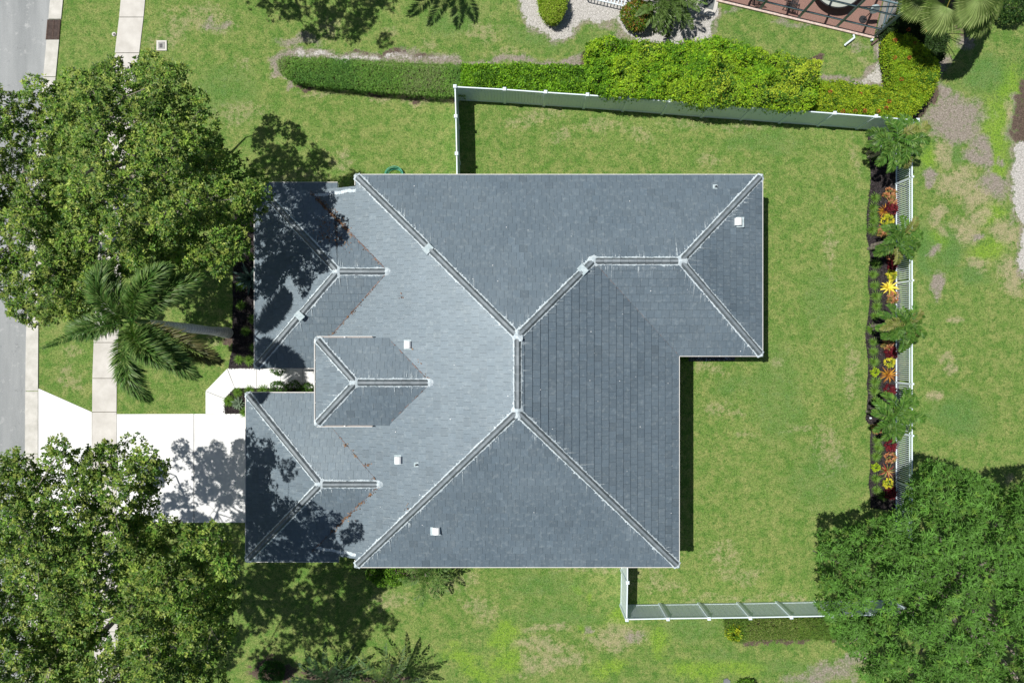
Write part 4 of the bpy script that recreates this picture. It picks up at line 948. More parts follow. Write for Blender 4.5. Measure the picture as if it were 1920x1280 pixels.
# ------------------------------------------------------------------ palms
def frond(az0, el0, L, droop, curl, leaf, width, n, rng, pal, plume=0.0, vang=0.3, petiole=.15, twist=0.0, tipdrop=.5, taper=.35, rach=.018):
    """pinnate frond starting at the origin; returns MB"""
    b = MB(); m = 26; s = np.linspace(0, 1, m); az = az0 + curl * s; el = el0 - droop * s ** 1.3
    d = np.stack([np.cos(az) * np.cos(el), np.sin(az) * np.cos(el), np.sin(el)], 1)
    p = np.concatenate([[[0, 0, 0]], np.cumsum((d[1:] + d[:-1]) / 2 * L / (m - 1), 0)])
    b.tube(p, np.linspace(rach, .004, m), 4, 0, pal[0] * 1.6)
    for sd in (-1, 1):
        t = rng.uniform(petiole, 1, n); i = np.clip((t * (m - 1)).astype(int), 0, m - 2); f = (t * (m - 1) - i)[:, None]
        q_ = p[i] * (1 - f) + p[i + 1] * f; tg = d[i]
        up = np.array([0, 0, 1.]) - tg * tg[:, 2:3]; up /= np.linalg.norm(up, axis=1)[:, None]; side = np.cross(tg, up) * sd
        ph = rng.normal(vang, plume, n)[:, None]
        dirn = side * np.cos(ph) + up * np.sin(ph); fw = (.45 + .9 * t ** 2 + rng.normal(0, .08, n))[:, None]
        dirn = dirn + tg * fw; dirn[:, 2] -= tipdrop * .35
        ll = leaf * np.clip(np.sin(np.clip((t - petiole) / (1 - petiole) * .9 + .1, 0, 1) * math.pi) ** .6, taper, 1) * rng.uniform(.85, 1.12, n)
        dirn /= np.linalg.norm(dirn, axis=1)[:, None]
        c = pal[rng.integers(0, len(pal), n)] * rng.uniform(.75, 1.25, (n, 1)); nn = up + side * .3 + rng.normal(0, .15, (n, 3))
        # two-piece leaflet that droops at its tip
        sdv = np.cross(dirn, nn); sdv /= np.linalg.norm(sdv, axis=1)[:, None]; w2 = width / 2
        mid = q_ + dirn * (ll * .55)[:, None]; tip = mid + (dirn + np.array([0, 0, -tipdrop])) * (ll * .45)[:, None]
        v = np.stack([q_, mid - sdv * w2, tip, mid + sdv * w2], 1).reshape(-1, 3)
        b.add(v, np.arange(n)[:, None] * 4 + np.array([0, 1, 2, 3]), 0, np.repeat(c, 4, 0))
    return b
def shift(b, off):
    b.v = [v + np.array(off) for v in b.v]; return b
def ringed_trunk(parent, pts, rad, mat='palmtrunk', ring=.12):
    pts = np.array(pts, float); L = np.linalg.norm(pts[-1] - pts[0]); n = max(8, int(L / ring) * 2); t = np.linspace(0, 1, n)
    k = np.linspace(0, 1, len(pts)); P = np.stack([np.interp(t, k, pts[:, i]) for i in range(3)], 1)
    r_ = np.interp(t, np.linspace(0, 1, len(rad)), rad) * (1 + .035 * (np.arange(n) % 2))
    c = np.where((np.arange(n) % 4 < 1)[:, None], .72, 1.0) * np.ones((n, 3))
    b = MB(); b.tube(P, r_, 14, 0, np.repeat(c, 14, 0)); return b.build('trunk', M[mat], parent)
PAL_PALM = np.array([(.055, .13, .025), (.08, .17, .035), (.12, .21, .05), (.18, .26, .08)])
# royal palm with leaning-out look: tall, seen from above
rng = np.random.default_rng(51); bs = W(428, 624, 0); top = W(276, 606, 7.3)
rp = thing('royal_palm', 'tall royal palm with pale ringed trunk and plumed fronds over the sidewalk', 'palm', tuple(bs))
ringed_trunk(rp, [bs, bs * .5 + top * .5 + np.array([.05, 0, 0]), top], [.27, .19, .20, .19, .15])
cs = MB(); hub = top + np.array([-.03, .05, 1.0]); cs.tube([top, top * .5 + hub * .5, hub], [.15, .14, .07], 12); cs.build('crownshaft', M['crownshaft'], rp, smooth=True)
for az, el, L, dr, cu, lf, pl_, nn_ in ((158, 40, 3.0, 1.5, -95, .75, .52, 170), (62, 48, 3.1, 1.35, -22, .75, .55, 170), (42, 20, 3.3, 1.1, -14, .7, .5, 150), (203, 66, 3.4, .9, 6, .12, .3, 60),
                                   (186, 12, 3.2, 1.0, 6, .6, .42, 130), (255, 28, 3.5, 1.25, 50, .75, .46, 160), (300, 52, 3.0, 1.3, 36, .75, .52, 170), (322, 25, 3.5, 1.1, -8, .7, .52, 160), (334, 0, 3.7, .9, -8, .6, .4, 110),
                                   (110, 30, 2.4, 1.5, 30, .6, .45, 110)):
    pal = PAL_PALM if el > 5 else np.array([(.14, .14, .05), (.10, .13, .04), (.18, .16, .07)])
    shift(frond(R(az), R(el), L * .95, dr, R(cu), (.72 if lf > .2 else .28), .042, int(nn_ * 2.6), rng, pal, lf, .35, .12, tipdrop=.45, rach=.03), hub).build('frond', M['palm'], rp)
# palm just beyond the top edge: only its shadow is in the picture
bs = W(805, -60, 0); hub = np.array([-6.0, 18.7, 6.4])
xp = thing('coconut_palm', 'palm beyond the top edge, its frond shadows on the lawn', 'palm', (hub[0], hub[1], 0)); ringed_trunk(xp, [(hub[0], hub[1], 0), tuple(hub)], [.2, .14, .12])
for i in range(13):
    shift(frond(i * .49 + rng.normal(0, .1), rng.uniform(.1, .8), 2.9, 1.2, rng.normal(0, .2), .55, .05, 110, rng, PAL_PALM, .1, .1), hub).build('frond', M['palm'], xp)

def feather_palm_group(px, py, label, seed, heads=2, scale=1.0):
    rng = np.random.default_rng(seed); bs = W(px, py, 0) * np.array([1, 1, 0])
    # photo position is that of the crown at about 2.6 m
    zc = 2.5; cp = W(px, py, zc); t = thing('christmas_palm', label, 'palm', (cp[0], cp[1], 0), 'feather palms along the picket fence')
    for h in range(heads):
        a = h * math.pi * 2 / heads + rng.uniform(0, 1); o = np.array([math.cos(a), math.sin(a), 0]) * .26 * scale; foot = np.array([cp[0], cp[1], 0]) + o * .6
        hz = zc + rng.uniform(-.25, .2); hub = np.array([cp[0] + o[0] * 1.4, cp[1] + o[1] * 1.4, hz])
        ringed_trunk(t, [foot, hub - (0, 0, .45)], [.09, .065, .06], 'bark'); cs = MB(); cs.tube([hub - (0, 0, .45), hub], [.06, .045], 8); cs.build('crownshaft', M['crownshaft'], t)
        nf = 9
        for i in range(nf):
            az = a * 1.3 + i * 2.399 + rng.normal(0, .12); el = rng.uniform(.35, 1.05); g = rng.uniform(.85, 1.25)
            pal = np.array([(.055, .14, .022), (.085, .19, .032), (.14, .24, .05)]) * g if rng.random() < .94 else np.array([(.2, .24, .06), (.26, .26, .1)])
            shift(frond(az, el, 1.62 * scale * rng.uniform(.85, 1.1), 1.9, rng.normal(0, .35), .42 * scale, .055, 52, rng, pal, .1, .45, .16, tipdrop=.35, rach=.014), hub).build('frond', M['palm'], t)
    return t
feather_palm_group(1682, 264, 'topmost feather palm of the planting bed, at the white fence corner', 61, 3, .80)
feather_palm_group(1683, 449, 'second feather palm from the top along the picket fence', 62, 2, .70)
feather_palm_group(1688, 612, 'third feather palm from the top along the picket fence', 63, 3, .66)
feather_palm_group(1682, 780, 'lowest feather palm along the picket fence, nearest the mango tree', 64, 2, .78)

def cycad(px, py, label, L, n, seed, z=.5, pal=None, leaf=.16, cat='cycad', group=None, el=(.2, 1.2), width=.02, nleaf=60, droop=.9, name='cycad'):
    rng = np.random.default_rng(seed); cp = W(px, py, z + .2); t = thing(name, label, cat, (cp[0], cp[1], 0), group); b = MB()
    hub = np.array([cp[0], cp[1], z]); b.tube([(cp[0], cp[1], -.02), tuple(hub)], [.19, .15], 10); b.build('trunk', M['bark'], t); pal = PAL_PALM if pal is None else pal
    for i in range(n):
        az = i * 2.399 + rng.normal(0, .08); e = el[1] - (el[1] - el[0]) * (i / n) + rng.normal(0, .06)
        shift(frond(az, e, L * rng.uniform(.88, 1.08), droop, rng.normal(0, .1), leaf, width, nleaf, rng, pal * rng.uniform(.85, 1.2), .06, .35, .1, tipdrop=.1, taper=.2, rach=.012), hub).build('frond', M['palm'], t)
    return t
cycad(800, 1078, 'feathery pygmy palm growing against the south wall of the house', 1.55, 20, 71, 1.1, leaf=.26, width=.03, nleaf=50, el=(-.1, 1.2), droop=1.2, cat='palm', name='pygmy_palm')
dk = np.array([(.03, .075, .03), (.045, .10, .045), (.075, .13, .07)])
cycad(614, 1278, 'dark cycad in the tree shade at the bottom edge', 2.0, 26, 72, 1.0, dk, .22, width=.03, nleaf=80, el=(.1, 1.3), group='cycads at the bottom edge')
cycad(722, 1284, 'bright sunlit cycad with one orange frond at the bottom edge', 2.0, 26, 73, 1.6, np.array([(.08, .15, .05), (.12, .2, .09), (.16, .21, .05)]), .22, width=.03, nleaf=80, el=(.1, 1.3), group='cycads at the bottom edge')
cycad(1255, -8, 'large feathery cycad palm in the sand at the neighbour\'s lot', 2.0, 30, 74, 1.3, np.array([(.085, .155, .03), (.12, .20, .05), (.15, .22, .07)]), .34, width=.045, nleaf=64, el=(-.5, 1.1), droop=1.2, cat='palm', name='pygmy_palm')

def fan_palm(px, py, z, label, seed, n=15, Rf=1.32):
    rng = np.random.default_rng(seed); hub = W(px, py, z); t = thing('fan_palm', label, 'palm', (hub[0], hub[1], 0)); ringed_trunk(t, [(hub[0], hub[1], 0), tuple(hub)], [.22, .17, .16], 'bark')
    for i in range(n):
        az = i * 2.399 + rng.normal(0, .1); e = .9 - 1.15 * i / n; pl_ = rng.uniform(1.1, 1.9); d = np.array([math.cos(az) * math.cos(e), math.sin(az) * math.cos(e), math.sin(e)])
        b = MB(); c = hub + d * pl_; b.tube([hub, hub + d * pl_ * .5 + (0, 0, .05), c], [.025, .02, .015], 5, 0, (.28, .24, .05))
        fwd = np.array([math.cos(az), math.sin(az), -.55]); fwd /= np.linalg.norm(fwd); sd = np.array([-math.sin(az), math.cos(az), 0]); up = np.cross(fwd, sd)
        up = up if up[2] > 0 else -up; m = 44; R_ = Rf * rng.uniform(.85, 1.05)
        for k in range(m):
            a = (k / (m - 1) - .5) * 3.1; dd = fwd * math.cos(a) + sd * math.sin(a) + up * .12 * abs(math.sin(a)); q0 = c; w0 = .012
            ln = R_ * (1 - .25 * abs(a) / 2) * rng.uniform(.93, 1.04); s2 = np.cross(dd, up); s2 /= np.linalg.norm(s2); u2 = np.cross(s2, dd)
            g = rng.uniform(.8, 1.2); col = np.array((.42, .50, .22)) * g if k % 2 else np.array((.22, .31, .10)) * g; ww = .052 * R_ ; lift = u2 * (.02 if k % 2 else -.01)
            b.add([q0 - s2 * w0, q0 + s2 * w0, q0 + dd * ln * .6 + s2 * ww + lift, q0 + dd * ln - u2 * .16 - (0, 0, .1), q0 + dd * ln * .6 - s2 * ww - lift], [[0, 1, 2, 3, 4]], 0, col)
        b.build('frond', M['palm'], t)
fan_palm(1795, -38, 4.4, 'fan palm with pale green pleated leaves at the top right edge', 81)

# ------------------------------------------------------------------ hedges and shrubs
def hedge(name, label, outline_px, h, n, pal, seed, L=(.05, .09), wd=.6, lump=.08, lscale=1.2, cat='hedge', group=None, mat='waxy', taper=.12, tuft=5, round_=.25, core=True, bright_top=None):
    rng = np.random.default_rng(seed); poly = P2(outline_px, h * .92); cx_ = np.mean([p[0] for p in poly]); cy_ = np.mean([p[1] for p in poly]); t = thing(name, label, cat, (cx_, cy_, 0), group)
    def top(x, y, d):
        return h + (vn(x, y, lscale, seed) - .5) * 2 * lump + (vn(x, y, lscale * 3, seed + 1) - .5) * lump - round_ * np.clip(1 - d / .35, 0, 1) ** 2
    nt = n // tuft; q_ = sample_poly(poly, nt, rng); d = sdist(q_[:, 0], q_[:, 1], poly); z = top(q_[:, 0], q_[:, 1], d) - rng.exponential(.035, nt)
    per = sum(math.hypot(poly[i][0] - poly[i - 1][0], poly[i][1] - poly[i - 1][1]) for i in range(len(poly))); ns = int(nt * .35)
    s = rng.uniform(0, 1, ns); cum = np.cumsum([0] + [math.hypot(poly[(i + 1) % len(poly)][0] - poly[i][0], poly[(i + 1) % len(poly)][1] - poly[i][1]) for i in range(len(poly))]); s *= cum[-1]
    k = np.clip(np.searchsorted(cum, s) - 1, 0, len(poly) - 1); f = ((s - cum[k]) / (cum[k + 1] - cum[k]))[:, None]; A = np.array(poly); B = np.roll(A, -1, 0)
    e = A[k] * (1 - f) + B[k] * f; cen = np.array([cx_, cy_]); zz = rng.uniform(.05, 1, ns) ** .8 * h * .97
    inn = taper * (1 - zz / h); tg = (B[k] - A[k]); tg /= np.linalg.norm(tg, axis=1)[:, None] + 1e-9; ar = sum(A[i - 1][0] * A[i][1] - A[i][0] * A[i - 1][1] for i in range(len(A))); nr = np.stack([tg[:, 1], -tg[:, 0]], 1) * (1 if ar > 0 else -1)
    e = e - nr * inn[:, None] + rng.normal(0, .04, (ns, 2)); TC = np.concatenate([np.c_[q_, z], np.c_[e, zz]]); TN = np.concatenate([np.tile([0, 0, 1.], (nt, 1)), np.c_[nr, np.full(ns, .35)]])
    N = len(TC); kk = np.repeat(np.arange(N), tuft); M_ = len(kk); p = TC[kk] + rng.normal(0, .025, (M_, 3)); dd = TN[kk] * .45 + rng.normal(0, .8, (M_, 3)); nn = TN[kk] * 1.3 + rng.normal(0, .45, (M_, 3))
    zone = vn(TC[:, 0], TC[:, 1], .9, seed + 5); ci = np.clip((zone * len(pal) + rng.normal(0, .8, N)).astype(int), 0, len(pal) - 1)
    col = pal[ci][kk] * rng.uniform(.7, 1.3, N)[kk][:, None] * rng.uniform(.85, 1.15, (M_, 1))
    b = MB(); b.leaves(p, dd, nn, rng.uniform(*L, M_), rng.uniform(*L, M_) * wd, col, .2); b.build('foliage', M[mat], t)
    if core:
        c = MB(); sh = []
        for i in range(len(poly)):
            v = A[i] - A[i - 1]; w_ = A[(i + 1) % len(A)] - A[i]; nrm = lambda q: np.array([q[1], -q[0]]) / (np.linalg.norm(q) + 1e-9) * (1 if ar > 0 else -1)
            m_ = nrm(v) + nrm(w_); m_ /= np.linalg.norm(m_) + 1e-9; sh.append(tuple(A[i] - m_ * .16))
        c.prism(sh, 0, h - lump - .16); c.build('stems', M['core'], t)
    return t
TRIM = np.array([(.12, .27, .06), (.18, .34, .07), (.22, .40, .08), (.27, .34, .14), (.22, .3, .13)])
hedge('hedge', 'long low clipped dark green hedge with rounded end on the side lawn', [(521, 112), (528, 105), (600, 107), (700, 113), (800, 118), (872, 120), (872, 178), (800, 176), (700, 168), (600, 158), (548, 150), (530, 140), (521, 128)], 1.0, 46000, TRIM, 91, (.035, .065), .6, .05, 3.0)
hedge('hedge', 'bright broad-leaved hedge between the clipped hedge and the tall hedge', [(868, 120), (940, 121), (1010, 121), (1098, 124), (1104, 176), (1020, 172), (940, 166), (866, 160)], 1.35, 16000, np.array([(.14, .31, .02), (.18, .38, .025), (.24, .44, .03), (.09, .21, .02)]), 92, (.08, .13), .72, .12, 2.5)
TALL = np.array([(.12, .28, .02), (.23, .43, .025), (.36, .52, .03), (.25, .40, .035), (.07, .18, .02), (.44, .54, .05)])
hedge('hedge', 'tall bulky yellow-green hedge towering over the white fence', [(1096, 100), (1100, 82), (1130, 70), (1165, 76), (1200, 75), (1240, 82), (1290, 76), (1345, 72), (1385, 80), (1425, 92), (1440, 100), (1460, 96), (1490, 110), (1520, 112), (1533, 122), (1535, 150), (1530, 190), (1515, 206), (1470, 204), (1440, 200), (1380, 196), (1320, 196), (1290, 190), (1240, 182), (1180, 182), (1130, 178), (1104, 160)],
      2.35, 62000, TALL, 93, (.06, .11), .6, .42, 1.9, taper=.3)
IX = np.array([(.18, .33, .02), (.27, .41, .025), (.37, .46, .03), (.10, .22, .02)])
def flowers(parent, pts, z):
    rng = np.random.default_rng(6)
    for px, py in pts:
        b = MB(); c = W(px, py, z); n = 46; u = rand_dir(rng, n, .1); b.leaves(c + u * .07, u + rng.normal(0, .3, (n, 3)), rand_dir(rng, n, 0), .045, .035, np.array((.62, .15, .07)) * rng.uniform(.6, 1.2, (n, 1)), .1); b.build('flower_head', M['flower'], parent)
h1 = hedge('flowering_hedge', 'low yellow-green hedge with orange flowers behind the fence', [(1530, 154), (1570, 152), (1620, 158), (1672, 166), (1700, 172), (1735, 190), (1716, 212), (1690, 222), (1640, 214), (1560, 208), (1525, 204)], 1.35, 26000, IX, 94, (.06, .10), .5, .2, 2.6, group='flowering hedges by the fence corner')
flowers(h1, [(1557, 173), (1610, 185), (1613, 177), (1667, 190), (1580, 209), (1603, 209), (1621, 208), (1646, 209), (1661, 203), (1611, 196)], 1.42)
h2_ = hedge('flowering_hedge', 'yellow-green flowering hedge beside the screened patio', [(1672, 62), (1700, 66), (1728, 84), (1750, 104), (1762, 128), (1758, 150), (1748, 175), (1735, 190), (1705, 172), (1680, 166), (1674, 120), (1668, 90)], 1.45, 26000, IX, 95, (.06, .10), .5, .22, 2.6, group='flowering hedges by the fence corner')
flowers(h2_, [(1678, 76), (1677, 108), (1705, 108), (1690, 149), (1703, 56), (1716, 82), (1733, 58)], 1.5)
hedge('shrub', 'dark leafy shrub with red blooms under the fan palm', [(1662, 42), (1680, 30), (1715, 30), (1750, 40), (1780, 70), (1770, 110), (1755, 112), (1730, 84), (1700, 66), (1670, 62)], 1.3, 16000, np.array([(.035, .07, .02), (.05, .10, .025), (.03, .06, .02)]), 96, (.06, .1), .6, .2, 1.6, cat='shrub')
hedge('hedge', 'dark low clipped hedge south of the white fence', [(1361, 1166), (1366, 1160), (1450, 1161), (1540, 1161), (1640, 1161), (1640, 1202), (1540, 1200), (1450, 1200), (1380, 1205), (1364, 1190)], .95, 32000, np.array([(.11, .20, .035), (.15, .24, .04), (.22, .27, .08), (.12, .2, .035)]), 97, (.04, .065), .6, .06, 3.0)
def bush(name, label, px, py, rad, h, n, pal, seed, L=(.05, .09), wd=.6, cat='shrub', group=None, squash=1.0, mat='waxy'):
    rng = np.random.default_rng(seed); c = W(px, py, h * .8); t = thing(name, label, cat, (c[0], c[1], 0), group); b = MB(); nt = n // 5; u = rand_dir(rng, nt, -.3); rr = rad * (.8 + .25 * vn(u[:, 0] * 2 + seed, u[:, 1] * 2, 1.0, seed)) * rng.uniform(.85, 1.03, nt)
    tc = np.array([c[0], c[1], h - rad * squash * .95]) + u * rr[:, None] * np.array([1, 1, squash]); tc[:, 2] = np.maximum(tc[:, 2], .06); k = np.repeat(np.arange(nt), 5); m_ = len(k)
    b.leaves(tc[k] + rng.normal(0, .02, (m_, 3)), u[k] * .6 + rng.normal(0, .7, (m_, 3)), u[k] + (0, 0, .5) + rng.normal(0, .5, (m_, 3)), rng.uniform(*L, m_), rng.uniform(*L, m_) * wd, pal[rng.integers(0, len(pal), nt)][k] * rng.uniform(.7, 1.3, nt)[k][:, None], .2)
    o = b.build('foliage', M[mat], t); s = MB()
    for i in range(5): a = i * 1.25; s.tube([(c[0], c[1], -.02), (c[0] + math.cos(a) * rad * .5, c[1] + math.sin(a) * rad * .5, max(.15, h * .6))], [.02, .01], 5)
    s.build('stems', M['bark'], t); return t
GR = np.array([(.10, .23, .02), (.15, .31, .03), (.2, .37, .04), (.07, .17, .02)])
hedge('shrub', 'rounded clipped yellow-green shrub in the sand ring at the top edge', [(1012, -40), (1050, -40), (1060, -10), (1062, 12), (1052, 32), (1036, 40), (1022, 34), (1012, 16), (1008, -12)], 1.0, 14000, np.array([(.22, .36, .03), (.28, .42, .03), (.34, .42, .07)]), 98, (.045, .07), .6, .06, 2.0, cat='shrub')
bush('shrub', 'glossy green shrub with orange-tipped leaves beside the feathery cycad palm', 1196, 20, .75, 1.3, 5500, np.array([(.08, .17, .02), (.13, .23, .02), (.2, .27, .03), (.3, .16, .04)]), 99, (.07, .12), .5)
bush('shrub', 'small green shrub at the south-west corner of the main house wall', 700, 1076, .38, .8, 1700, GR, 100, group='green shrubs against the south wall')
bush('shrub', 'leafy green shrub second along the south wall, beside a white light', 712, 1085, .44, .8, 1900, GR, 101, group='green shrubs against the south wall')
bush('shrub', 'bright green shrub between the second shrub and the pygmy palm', 738, 1080, .55, .9, 2600, GR, 102, group='green shrubs against the south wall')
bush('shrub', 'round dark green boxwood ball at the bottom edge', 506, 1268, .62, 1.1, 6500, np.array([(.03, .10, .02), (.04, .13, .025), (.07, .18, .03)]), 103, (.045, .07), .7)
bush('shrub', 'yellow-leaved bush at the end of the dark clipped hedge', 1378, 1186, .36, 1.15, 900, np.array([(.30, .36, .02), (.12, .24, .02), (.4, .44, .03), (.1, .2, .02)]), 104, (.12, .19), .35)
for i, (px, py, lab) in enumerate(((1884, 10, 'top right corner'),)):
    bush('shrub', 'dark green shrub at the ' + lab, px + 30, py - 20, 1.0, 1.6, 5000, np.array([(.03, .08, .02), (.05, .11, .02)]), 105 + i, (.08, .12), .5)

# ------------------------------------------------------------------ small bed plants (one of each kind, then copies)
def rosette_mesh(n, L, wd, pal, seed, el=(.1, 1.2), bend=.5, seg=3):
    rng = np.random.default_rng(seed); b = MB()
    for i in range(n):
        az = i * 2.399; e = el[1] - (el[1] - el[0]) * i / n; l = L * rng.uniform(.8, 1.1); p = np.zeros(3); pts = [p]
        for s in range(seg): a = e - bend * s; p = p + np.array([math.cos(az) * math.cos(a), math.sin(az) * math.cos(a), math.sin(a)]) * l / seg; pts.append(p)
        sd = np.array([-math.sin(az), math.cos(az), 0]); ws = [wd * .7, wd, wd * .75, 0.004][:seg + 1] if seg == 3 else np.linspace(wd, .004, seg + 1); c = pal[rng.integers(0, len(pal))] * rng.uniform(.75, 1.25); v = []
        for q_, w_ in zip(pts, ws): v += [q_ - sd * w_ / 2 + (0, 0, w_ * .2), q_, q_ + sd * w_ / 2 + (0, 0, w_ * .2)]
        b.add(v, [[s * 3 + j, s * 3 + j + 1, s * 3 + j + 4, s * 3 + j + 3] for s in range(seg) for j in (0, 1)], 0, c)
    return b
def clump_mesh(rad, n, L, wd, pal, seed):
    rng = np.random.default_rng(seed); b = MB(); nt = n // 6; u = rand_dir(rng, nt, -.05); tc = u * (rad * rng.uniform(.7, 1.0, nt))[:, None] * np.array([1, 1, .8]) + (0, 0, .1)
    k = np.repeat(np.arange(nt), 6); m_ = len(k); a = rng.uniform(0, 6.28, m_); d = np.stack([np.cos(a), np.sin(a), rng.uniform(-.2, .6, m_)], 1) + u[k] * .5
    b.leaves(tc[k], d, u[k] + (0, 0, .8) + rng.normal(0, .3, (m_, 3)), rng.uniform(*L, m_), rng.uniform(*L, m_) * wd, pal[rng.integers(0, len(pal), nt)][k] * rng.uniform(.75, 1.25, (m_, 1)), .2); return b
arr = lambda *c: np.array(c, float)
KINDS = {
    'green': ('grass_lily', 'green spiky tuft', lambda: rosette_mesh(46, .36, .032, arr((.09, .19, .025), (.12, .23, .03), (.16, .27, .05)), 1)),
    'lime': ('coleus', 'round lime green clump', lambda: clump_mesh(.22, 260, (.06, .1), .6, arr((.28, .40, .02), (.35, .46, .03)), 2)),
    'yellow': ('croton', 'bushy bright yellow croton', lambda: clump_mesh(.26, 260, (.08, .13), .45, arr((.52, .47, .03), (.65, .58, .06), (.3, .36, .03)), 3)),
    'ystar': ('bromeliad', 'yellow star-shaped bromeliad', lambda: rosette_mesh(15, .50, .085, arr((.75, .55, .04), (.85, .68, .1)), 4)),
    'orange': ('croton', 'bushy orange-pink croton', lambda: clump_mesh(.28, 280, (.08, .12), .45, arr((.45, .18, .08), (.52, .27, .15), (.22, .2, .06)), 5)),
    'maroon': ('copperleaf', 'dark maroon leafy clump', lambda: clump_mesh(.29, 320, (.08, .12), .5, arr((.14, .012, .022), (.20, .02, .03), (.08, .01, .02)), 6)),
    'bronze': ('bromeliad', 'bronze-orange spiky bromeliad', lambda: rosette_mesh(22, .50, .06, arr((.45, .2, .03), (.6, .3, .04), (.3, .12, .03)), 7)),
    'redstar': ('bromeliad', 'red and green spiky bromeliad', lambda: rosette_mesh(30, .45, .045, arr((.35, .06, .04), (.2, .22, .07), (.45, .3, .12)), 8)),
    'agave': ('agave', 'grey-green agave rosette', lambda: rosette_mesh(28, .42, .11, arr((.16, .22, .16), (.2, .26, .2)), 9, bend=.25)),
    'bigagave': ('agave', 'large blue-grey agave', lambda: rosette_mesh(18, .85, .15, arr((.07, .12, .12), (.1, .16, .15)), 10, bend=.2)),
    'fern': ('foxtail_fern', 'feathery green fern clump', lambda: clump_mesh(.42, 900, (.06, .1), .35, arr((.05, .12, .02), (.08, .17, .03)), 11)),
}
BED = [('orange', 1669, 364), ('orange', 1673, 379), ('green', 1643, 370), ('bronze', 1660, 395), ('maroon', 1671, 392), ('yellow', 1665, 411), ('orange', 1655, 434), ('green', 1640, 388), ('green', 1640, 402), ('green', 1641, 414), ('green', 1638, 430), ('green', 1641, 302 - 12),
       ('orange', 1671, 477), ('maroon', 1674, 496), ('yellow', 1672, 516), ('ystar', 1668, 539), ('orange', 1673, 557), ('green', 1644, 494), ('green', 1640, 514), ('green', 1642, 535), ('green', 1645, 555), ('green', 1646, 574),
       ('green', 1643, 592), ('green', 1636, 617), ('green', 1640, 641), ('green', 1640, 659), ('green', 1641, 678), ('lime', 1641, 698), ('green', 1643, 716), ('green', 1642, 733), ('green', 1644, 751), ('orange', 1663, 644), ('maroon', 1671, 661), ('yellow', 1669, 679), ('bronze', 1667, 702), ('maroon', 1669, 731),
       ('orange', 1645, 802), ('green', 1646, 826), ('green', 1649, 840), ('green', 1645, 856), ('maroon', 1671, 835), ('orange', 1670, 858), ('redstar', 1665, 883), ('lime', 1643, 877), ('yellow', 1665, 906), ('green', 1645, 897), ('green', 1646, 919), ('maroon', 1670, 924), ('green', 1658, 930)]
FRONT = [('green', 450, 536, 'green spiky tuft at the top of the front bed, in tree shade'), ('green', 450, 572, 'green spiky tuft second from the top in the shaded front bed'), ('green', 459, 621, 'green spiky tuft just right of the royal palm foot'), ('green', 475, 652, 'green spiky tuft against the wall above the entry path'),
         ('green', 446, 674, 'left one of the two green spiky tufts above the entry path'), ('green', 466, 675, 'right one of the two green spiky tufts above the entry path'), ('bigagave', 468, 522, 'large blue-grey agave against the front wall in shade'), ('green', 474, 598, 'green spiky tuft against the wall in tree shade'),
         ('green', 444, 736, 'green spiky tuft right above the grey-green agave'), ('agave', 445, 757, 'grey-green agave rosette in the bend of the entry path'), ('green', 428, 752, 'green spiky tuft left of the grey-green agave'), ('green', 458, 772, 'green spiky tuft below the grey-green agave by the garage'), ('green', 466, 732, 'first green tuft along the path beside the garage eave'), ('green', 491, 732, 'second green tuft along the path beside the garage eave'),
         ('fern', 521, 731, 'leftmost of the three fern clumps along the entry path'), ('fern', 551, 729, 'middle one of the three fern clumps along the entry path'), ('fern', 576, 732, 'rightmost of the three fern clumps along the entry path'), ('fern', 521, 690, 'small fern poking out above the path from under the north wing eave'), ('green', 1285, 672, 'green tuft on the gravel at the inner corner of the house')]
PROTO = {}; cnt = {}
zones = [(0, 264, 'above the top feather palm'), (264, 449, 'between the first and second feather palm'), (449, 612, 'between the second and third feather palm'), (612, 780, 'between the third and fourth feather palm'), (780, 2000, 'below the lowest feather palm')]
ORD = ['topmost', 'second', 'third', 'fourth', 'fifth', 'sixth', 'seventh', 'eighth', 'ninth', 'tenth']
zone_of = lambda y: next(i for i, z in enumerate(zones) if z[0] <= y < z[1])
lst = []
for k, x, y in BED:
    zi = zone_of(y); same = sorted(v[2] for v in BED if v[0] == k and zone_of(v[2]) == zi); o_ = same.index(y)
    lst.append((k, x, y, (KINDS[k][1] + ' ' if len(same) == 1 else ORD[o_] + ' ' + KINDS[k][1] + ' ') + zones[zi][2], 'tropical plants in the picket fence bed'))
lst += [(k, x, y, lab, 'plants in the front beds') for k, x, y, lab in FRONT]
CATS = {'grass_lily': 'plant', 'coleus': 'plant', 'croton': 'croton', 'bromeliad': 'bromeliad', 'copperleaf': 'plant', 'agave': 'agave', 'foxtail_fern': 'fern'}
for k, x, y, lab, grp in lst:
    nm = KINDS[k][0]
    if k not in PROTO: o = KINDS[k][2]().build(nm, M['waxy'], None, origin=(0, 0, 0)); PROTO[k] = o
    else: o = PROTO[k].copy(); link(o)
    p = W(x, y, .2); o.location = (p[0], p[1], .03); o.rotation_euler = (random.uniform(-.1, .1), random.uniform(-.1, .1), random.uniform(0, 6.28)); s = random.uniform(.88, 1.12); o.scale = (s, s, s)
    tag(o, lab, CATS[nm], grp)

